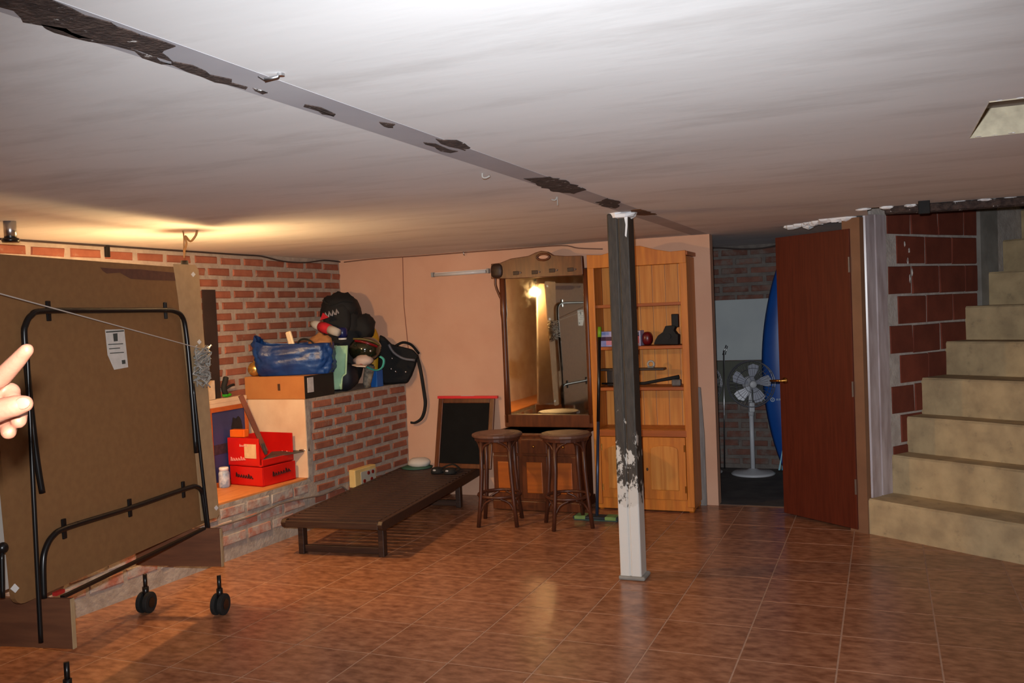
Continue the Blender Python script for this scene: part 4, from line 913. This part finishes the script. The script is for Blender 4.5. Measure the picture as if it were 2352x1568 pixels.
MB().ball((.008, .09, ph_*.66), (.003, .06, .1), 14, 10, .5, 3, M=tl).build('painted_tree', mat('tree_paint', (26, 24, 30)), pcx)
MB().box((.008, .0, ph_*.47), (.003, pw_-.07, .07), tl).build('painted_ground', mat('ground_paint', (60, 48, 62), (36, 32, 46), .6, 40), pcx)
for y in (-1, 1): MB().box((.004, y*(pw_/2-.016), ph_/2), (.026, .032, ph_), tl).build('frame_side', m_of, pcx, bevel=.003)
for z in (.016, ph_-.016): MB().box((.004, 0, z), (.026, pw_-.064, .032), tl).build('frame_rail', m_of, pcx, bevel=.003)
a = at(553, 900, .17); b = at(612, 996, .40)
tag(MB().bar((-1.335, .2, 1.01), (-1.235, .325, .58), .02, .035).build('brown_plank', mat('plank_brown', (120, 62, 30), (96, 50, 28), .6, 6)), 'thin brown plank leaning diagonally above the red crates', 'plank')
tag(B((-1.27, .085, BZ+CHt+H2+.03), (.13, .05, .055)).build('orange_case', mat('vivid_orange', (236, 112, 18), (226, 96, 14), .5, 8), bevel=.006), 'bright orange case on the rim of the upper red crate', 'case')
jr = thing('white_jar', 'small pale blue and white jar on the bench beside the lower red crate', 'jar', (-1.31, -.05, BZ))
MB().lathe([(.034, 0), (.038, .01), (.038, .1), (.03, .12)], 18).build('body', mat('jar_white', (200, 206, 214), (120, 140, 170), .35, 25), jr, smooth=True)
MB().lathe([(.033, .12), (.033, .14), (.028, .143)], 18).build('lid', m_white, jr, smooth=True)
# socket box and its cable on the ledge face
so_ = thing('socket_box', 'cream wall socket box with dark red sockets on the brick ledge', 'socket', Vector((lface(1.02).x+.01, 1.02, .285)), LA-math.pi/2)
MB().box((.03, 0, 0), (.06, .29, .14)).build('case', mat('aged_cream_plastic', (226, 196, 130), (214, 182, 118), .5, 8), so_, bevel=.006)
MB().box((.061, .03, -.008), (.004, .2, .1)).build('face_plate', mat('pale_grey_plate', (176, 172, 160), None, .5), so_, bevel=.002)
for y, z in ((-.03, -.035), (.07, -.035), (.03, .02), (.09, .02)): MB().lathe([(.015, 0), (.015, .008), (.006, .008)], 12, M=Matrix.Translation((.062, y, z)) @ Matrix.Rotation(math.pi/2, 4, 'Y')).build('socket', mat('socket_red', (120, 24, 16), None, .5), so_)
def lpx(x, y, off=.012): return hit(x, y, L0+LN*off, LN)
P = [lpx(*q) for q in [(797, 1126), (785, 1117), (772, 1122), (740, 1136), (700, 1144), (650, 1155), (610, 1172), (570, 1188), (530, 1200), (490, 1212), (440, 1230)]]
tag(MB().tube(smooth_path(P, 4), .006, 6).build('power_cable', mat('grey_cable', (120, 106, 98), None, .6), smooth=True), 'grey power cable running along the whitewashed bench to the socket', 'cable')
# on the lounger
wp = thing('summer_hat', 'white cloth hat with a green brim on the far end of the lounger', 'hat', (-.66, 1.575, lz), .2)
MB().ball((.02, 0, .045), (.10, .085, .045), 18, 10, .1, 3).build('crown', mat('hat_white', (206, 198, 190), None, .85), wp, smooth=True)
MB().lathe([(.05, .004), (.125, .002), (.135, .008), (.1, .02), (.05, .022)], 22).build('brim', mat('hat_green', (34, 84, 62), (60, 90, 76), .8, 6), wp, smooth=True)
gg = thing('goggles', 'black swimming goggles lying on the lounger slats', 'goggles', (-.30, 1.36, lz+.003), -.1)
for x in (-.06, .06):
    g = MB().lathe([(.05, 0), (.056, .012), (.046, .04), (.03, .046)], 16, (x, 0, 0)).build('eye_cup', m_rubber, gg, smooth=True)
    MB().ball((x, -.04, .026), (.02, .012, .014), 12, 8).build('lens', mat('clear_lens', (170, 170, 176), None, .08, spec=.8), g, smooth=True)
MB().tube([(-.02, 0, .02), (.02, 0, .02)], .008, 8).build('bridge', m_rubber, gg)
MB().tube(smooth_path([(-.11, .0, .02), (-.09, .1, .02), (.0, .14, .05), (.09, .1, .02), (.11, 0, .02)], 5), .011, 6, flat=.5).build('strap', m_rubber, gg)

# ------------------------------------------------------------------ ceiling fittings
lb_ = thing('bulb_pendant', 'bare light bulb hanging from a wire loop under the ceiling', 'lamp', (BULB.x, BULB.y, CZ), 0)
bz = BULB.z-CZ
MB().tube(smooth_path([(0, 0, .004), (.005, 0, -.04), (.0, 0, -.1), (0, 0, -.15)], 5), .004, 6).build('wire', mat('yellowed_wire', (150, 110, 60), None, .6), lb_)
MB().tube(smooth_path([(.075, .03, .004), (.07, .02, -.03), (.04, .01, -.06), (.015, .0, -.03), (.02, 0, -.07), (.0, 0, -.12)], 5), .006, 6).build('wire_loop', MATS['yellowed_wire'], lb_)
MB().lathe([(.02, -.165), (.022, -.2), (.022, -.24), (.018, -.25)], 14).build('socket', m_black, lb_, smooth=True)
MB().ball((0, 0, bz), (.05, .05, .05), 20, 14).build('bulb', mat('lit_bulb_glass', (255, 220, 160), None, .3, emit=((255, 206, 140), 900)), lb_, smooth=True)
MB().lathe([(.0505, bz+.012), (.05, bz+.024), (.034, bz+.046), (.02, bz+.06)], 18).build('collar', m_white, lb_, smooth=True)
c = onz(22, 508, CZ); cn = thing('metal_canister', 'short metal canister with a black rim under the ceiling', 'canister', (c.x, c.y, CZ))
MB().lathe([(.028, -.085), (.028, .003)], 18).build('can', m_metal, cn, smooth=True)
MB().lathe([(.036, -.1), (.04, -.09), (.036, -.08)], 18).build('rim', m_black, cn, smooth=True)
bo = onz(645, 168, CZ); b2 = onz(625, 178, CZ)
bt = thing('ceiling_bolt', 'bent threaded steel bolt sticking out of the ceiling', 'bolt')
MB().tube([bo+Vector((0, 0, .004)), bo+Vector((-.006, -.004, -.008)), bo+Vector((-.03, -.018, -.014))], .0045, 8).build('shank', m_metal, bt, smooth=True)
MB().lathe([(.008, -.006), (.008, .003)], 8, bo).build('nut', m_metal, bt)
e = bo+Vector((-.03, -.018, -.014)); MB().tube([e, e+Vector((-.012, -.004, .008))], .002, 6).build('wire_tail', m_metal, bt)
c = onz(1108, 398, CZ); k1 = tag(MB().tube(smooth_path([c+Vector((0, 0, .004)), c+Vector((0, 0, -.014)), c+Vector((.014, 0, -.018)), c+Vector((.03, 0, -.012))], 4), .004, 6).build('ceiling_hook', mat('plastered_metal', (150, 144, 138), None, .7), smooth=True), 'small whitened hook in the ceiling left of the beam', 'hook')
c = onz(1280, 452, CZ); tag(MB().tube(smooth_path([c+Vector((-.03, 0, -.01)), c+Vector((-.01, 0, -.014)), c+Vector((0, 0, .004))], 4), .004, 6).tube([c, c+Vector((0, 0, -.04))], .003, 6).build('ceiling_hook', MATS['plastered_metal'], smooth=True), 'small whitened hook in the ceiling beside the steel column', 'hook')
m_cab = mat('dark_cable', (58, 44, 40), None, .7)
P = [hit(x, y, (XL+.012, 0, 0), (1, 0, 0)) for x, y in [(0, 541), (120, 550), (245, 557), (300, 562), (400, 572), (490, 578), (560, 582), (600, 586), (650, 600), (700, 603), (745, 597), (785, 602)]]
for p in P: p.z = min(p.z, CZ-.008)
tag(MB().tube(smooth_path(P, 4), .006, 6).build('wall_cable', m_cab, smooth=True), 'dark cable sagging along the top of the left brick wall', 'cable')
P = [Vector((p.x, YB-.012, min(p.z, CZ-.008))) for p in [ony(x, y, YB) for x, y in [(792, 602), (860, 592), (960, 588), (1080, 577), (1180, 568), (1290, 562), (1330, 570), (1385, 572)]]]
tag(MB().tube(smooth_path(P, 4), .005, 6).build('wall_cable', mat('pink_cable', (120, 84, 68), None, .7), smooth=True), 'thin cable along the top of the pink wall', 'cable')
P = [Vector((p.x, YS-.03, min(p.z, CZ-.01))) for p in [ony(x, y, YS-.03) for x, y in [(1600, 552), (1650, 558), (1700, 572), (1750, 570), (1800, 560)]]]
tag(MB().tube(smooth_path(P, 4), .008, 6).build('wall_cable', m_cab, smooth=True), 'dark cable drooping at the top of the store room wall', 'cable')
c = hit(245, 562, (XL+.01, 0, 0), (1, 0, 0)); tag(B((XL+.012, c.y, CZ-.04), (.02, .03, .075)).build('cable_clip', m_black, bevel=.003), 'small black clip on the brick wall under the cable', 'clip')
c = onz(2122, 470, CZ-.02); tag(B((c.x, c.y-.02, CZ-.03), (.06, .03, .085)).build('junction_bracket', m_rubber, bevel=.005), 'black bracket under the ceiling edge at the stair opening', 'bracket')
# string tied to the table and its bundle
kn = tt.matrix_world
bl_ = TO + tX*tp(460, 800, .03).x + tY*tp(460, 800, .03).y + Vector((0, 0, tp(460, 800, .03).z))
pe = None
ex_ = Vector((2.8*U, YF+.003, 0)); hd = (ex_-bl_); hd.z = 0; nn = Vector((hd.y, -hd.x, 0)).normalized(); q0 = hit(0, 672, bl_, nn)
tt_ = min(hd.length/((q0-bl_).xy.length), (CZ-.012-bl_.z)/(q0-bl_).z if q0.z > bl_.z else 99); en = bl_ + (q0-bl_)*tt_
tag(MB().tube([bl_, bl_.lerp(en, .5)-Vector((0, 0, .004)), en], .0028, 5).build('string', mat('pale_string', (190, 180, 170), None, .8)), 'pale string stretched across the table-tennis table', 'string')
bu_ = thing('string_bundle', 'tangled bundle of pale string tied to the table edge', 'string')
sm = mat('bundle_string', (170, 166, 158), (140, 136, 130), .8, 30); random.seed(4)
for k in range(14):
    P = []
    for i in range(9):
        w = tp(452+random.uniform(-8, 34), 800+i*10+random.uniform(-10, 10), random.uniform(.012, .045)); P.append(TO + tX*w.x + tY*w.y + Vector((0, 0, w.z)))
    MB().tube(smooth_path(P, 3), .004, 5).build('strand', sm, bu_, smooth=True)

# ------------------------------------------------------------------ the person pointing in from the left
def cp(px, py, d):
    d *= 1.25; return CAM + fw*d + rt*((px-W_/2)/F_*d) - up*((py-H_/2)/F_*d)
fh = Vector((fw.x, fw.y, 0)).normalized(); rh = Vector((rt.x, rt.y, 0)).normalized()
PO = Vector((CAM.x, CAM.y, 0)) + fh*1.02 - rh*1.30
def bp(f, l, z): return PO + rh*f + fh*l + Vector((0, 0, z))        # facing right, left side away from the camera
person = thing('person', 'person at the left edge pointing into the room, only the hand in view', 'person', PO)
def caps(mb, pts, rad, n=12, k=1):
    rad = [r*k for r in rad]
    P = [Vector(p)-PO for p in pts]
    mb.tube(P, list(rad), n)
    for p, r in zip(P, rad): mb.ball(p, r*.995, n, 8)
def figure(name, m, vox, it, fn, sm=.5):
    mb = MB(); fn(mb); o = mb.build(name, m, person, smooth=True)
    r = o.modifiers.new('remesh', 'REMESH'); r.mode = 'VOXEL'; r.voxel_size = vox; r.use_smooth_shade = True
    s_ = o.modifiers.new('smooth', 'SMOOTH'); s_.factor = sm; s_.iterations = it; return o
sh = bp(.03, .18, 1.40); el = cp(-560, 1130, .99); wr = cp(-205, 990, .985)
def body_fn(mb):
    for sg in (-1, 1):
        caps(mb, [bp(0, sg*.09, .92), bp(.01, sg*.09, .5), bp(-.02, sg*.09, .09)], [.085, .058, .042])
        caps(mb, [bp(-.04, sg*.09, .045), bp(.1, sg*.1, .035), bp(.17, sg*.1, .03)], [.042, .036, .026])
    caps(mb, [bp(0, -.05, .95), bp(0, .05, .95)], [.125, .125]); caps(mb, [bp(0, 0, 1.0), bp(0, 0, 1.18), bp(.01, 0, 1.34)], [.125, .125, .12])
    caps(mb, [bp(0, -.1, 1.28), bp(0, .1, 1.28)], [.1, .1]); caps(mb, [bp(0, -.17, 1.40), bp(0, .17, 1.40)], [.055, .055])
    caps(mb, [bp(0, 0, 1.40), bp(.02, 0, 1.52)], [.056, .054])
    c = bp(.035, 0, 1.62)-PO; M = Matrix.Translation(c) @ Matrix(((rh.x, fh.x, 0, 0), (rh.y, fh.y, 0, 0), (0, 0, 1, 0), (0, 0, 0, 1)))
    mb.ball((0, 0, 0), (.1, .078, .118), 20, 14, M=M); mb.ball((.03, 0, -.06), (.065, .055, .06), 16, 10, M=M)
    mb.ball((.1, 0, -.012), (.018, .013, .026), 10, 8, M=M)
    for sg in (-1, 1): mb.ball((-.01, sg*.08, -.01), (.02, .012, .032), 10, 8, M=M)
    mb.ball((.082, 0, -.055), (.012, .026, .009), 10, 6, M=M)
    # right arm hanging, with a relaxed hand
    caps(mb, [bp(0, -.19, 1.40), bp(-.02, -.23, 1.12), bp(.03, -.25, .90)], [.052, .042, .029])
    caps(mb, [bp(.035, -.25, .87), bp(.05, -.25, .82)], [.03, .034])
    for k in range(4): caps(mb, [bp(.075-.02*k, -.25, .80), bp(.085-.02*k, -.245, .755), bp(.08-.02*k, -.235, .72-(.008 if k in (1, 2) else 0))], [.0095, .009, .008], 8)
    caps(mb, [bp(.06, -.235, .85), bp(.095, -.22, .81), bp(.10, -.215, .78)], [.014, .011, .009], 8)
    # left arm raised to point
    caps(mb, [sh, el, wr], [.052, .043, .029])
    pal = [cp(-66, 908, .972), cp(-60, 946, .986), cp(-68, 986, .988), cp(-84, 1020, .982)]
    for q, r in zip(pal, (.0145, .0145, .014, .013)): caps(mb, [wr, wr.lerp(q, .5), q], [.022, .02, r], 10, 1.25)
    caps(mb, [pal[0], cp(6, 864, .968), cp(41, 827, .957), cp(62, 803, .951)], [.0122, .0104, .0088, .0074], k=1.25)
    caps(mb, [pal[1], cp(24, 900, .988), cp(44, 946, .97), cp(43, 966, .96)], [.0122, .0108, .0092, .0085], k=1.25)
    caps(mb, [pal[2], cp(-2, 948, .99), cp(20, 984, .972), cp(20, 992, .964)], [.0118, .0104, .009, .0083], k=1.25)
    caps(mb, [pal[3], cp(-34, 998, .988), cp(-22, 1018, .972)], [.011, .0095, .008], k=1.25)
    caps(mb, [cp(-150, 992, .962), cp(-62, 965, .93), cp(10, 938, .918), cp(38, 931, .916), cp(56, 927, .916)], [.017, .0138, .0118, .0112, .0092], k=1.25)
m_skin = mat('skin', (176, 116, 90), (184, 124, 98), .5, 30, bump=.08, bscale=160, sss=.15)
body = figure('body', m_skin, .0034, 4, body_fn, .5)
q = cp(51, 926, .9085)-PO
nM = Matrix.Translation(q) @ Matrix(((rt.x, up.x, -fw.x, 0), (rt.y, up.y, -fw.y, 0), (rt.z, up.z, -fw.z, 0), (0, 0, 0, 1))) @ Matrix.Rotation(.15, 4, 'Z')
MB().ball((0, 0, 0), (.0102, .0078, .0026), 14, 8, M=nM).build('thumbnail', mat('nail', (190, 130, 106), None, .35), person, smooth=True)
def shirt_fn(mb):
    caps(mb, [bp(0, -.05, .92), bp(0, .05, .92)], [.15, .15]); caps(mb, [bp(0, 0, 1.0), bp(0, 0, 1.18), bp(.01, 0, 1.34)], [.145, .14, .133])
    caps(mb, [bp(0, -.1, 1.28), bp(0, .1, 1.28)], [.115, .115]); caps(mb, [bp(0, -.18, 1.395), bp(0, .18, 1.395)], [.07, .07])
    caps(mb, [bp(0, -.2, 1.39), bp(-.01, -.225, 1.2)], [.066, .062]); caps(mb, [sh, sh.lerp(el, .75)], [.066, .062])
figure('shirt', mat('dark_blue_cotton', (40, 52, 84), (48, 60, 94), .9, 12), .009, 6, shirt_fn)
def trouser_fn(mb):
    caps(mb, [bp(0, -.05, .90), bp(0, .05, .90)], [.138, .138])
    for sg in (-1, 1): caps(mb, [bp(0, sg*.09, .92), bp(.01, sg*.09, .5), bp(-.02, sg*.09, .1)], [.1, .078, .066])
figure('trousers', mat('grey_trousers', (70, 66, 62), (78, 74, 70), .9, 12), .009, 6, trouser_fn)
def hair_fn(mb):
    c = bp(.01, 0, 1.655)-PO; M = Matrix.Translation(c) @ Matrix(((rh.x, fh.x, 0, 0), (rh.y, fh.y, 0, 0), (0, 0, 1, 0), (0, 0, 0, 1)))
    mb.ball((0, 0, 0), (.1, .088, .098), 20, 14, M=M); mb.ball((-.035, 0, -.05), (.075, .084, .085), 18, 12, M=M)
figure('hair', mat('brown_hair', (50, 36, 26), (66, 48, 34), .6, 20, (8, 8, 1)), .007, 4, hair_fn)
M_h = Matrix.Translation(bp(.035, 0, 1.62)-PO) @ Matrix(((rh.x, fh.x, 0, 0), (rh.y, fh.y, 0, 0), (0, 0, 1, 0), (0, 0, 0, 1)))
for sg in (-1, 1):
    MB().ball((.086, sg*.032, .004), (.012, .014, .009), 12, 8, M=M_h).build('eye', mat('eye_white', (230, 226, 220), None, .2), person, smooth=True)
    MB().ball((.096, sg*.032, .004), (.003, .006, .006), 10, 6, M=M_h).build('iris', mat('eye_brown', (50, 34, 24), None, .2), person, smooth=True)
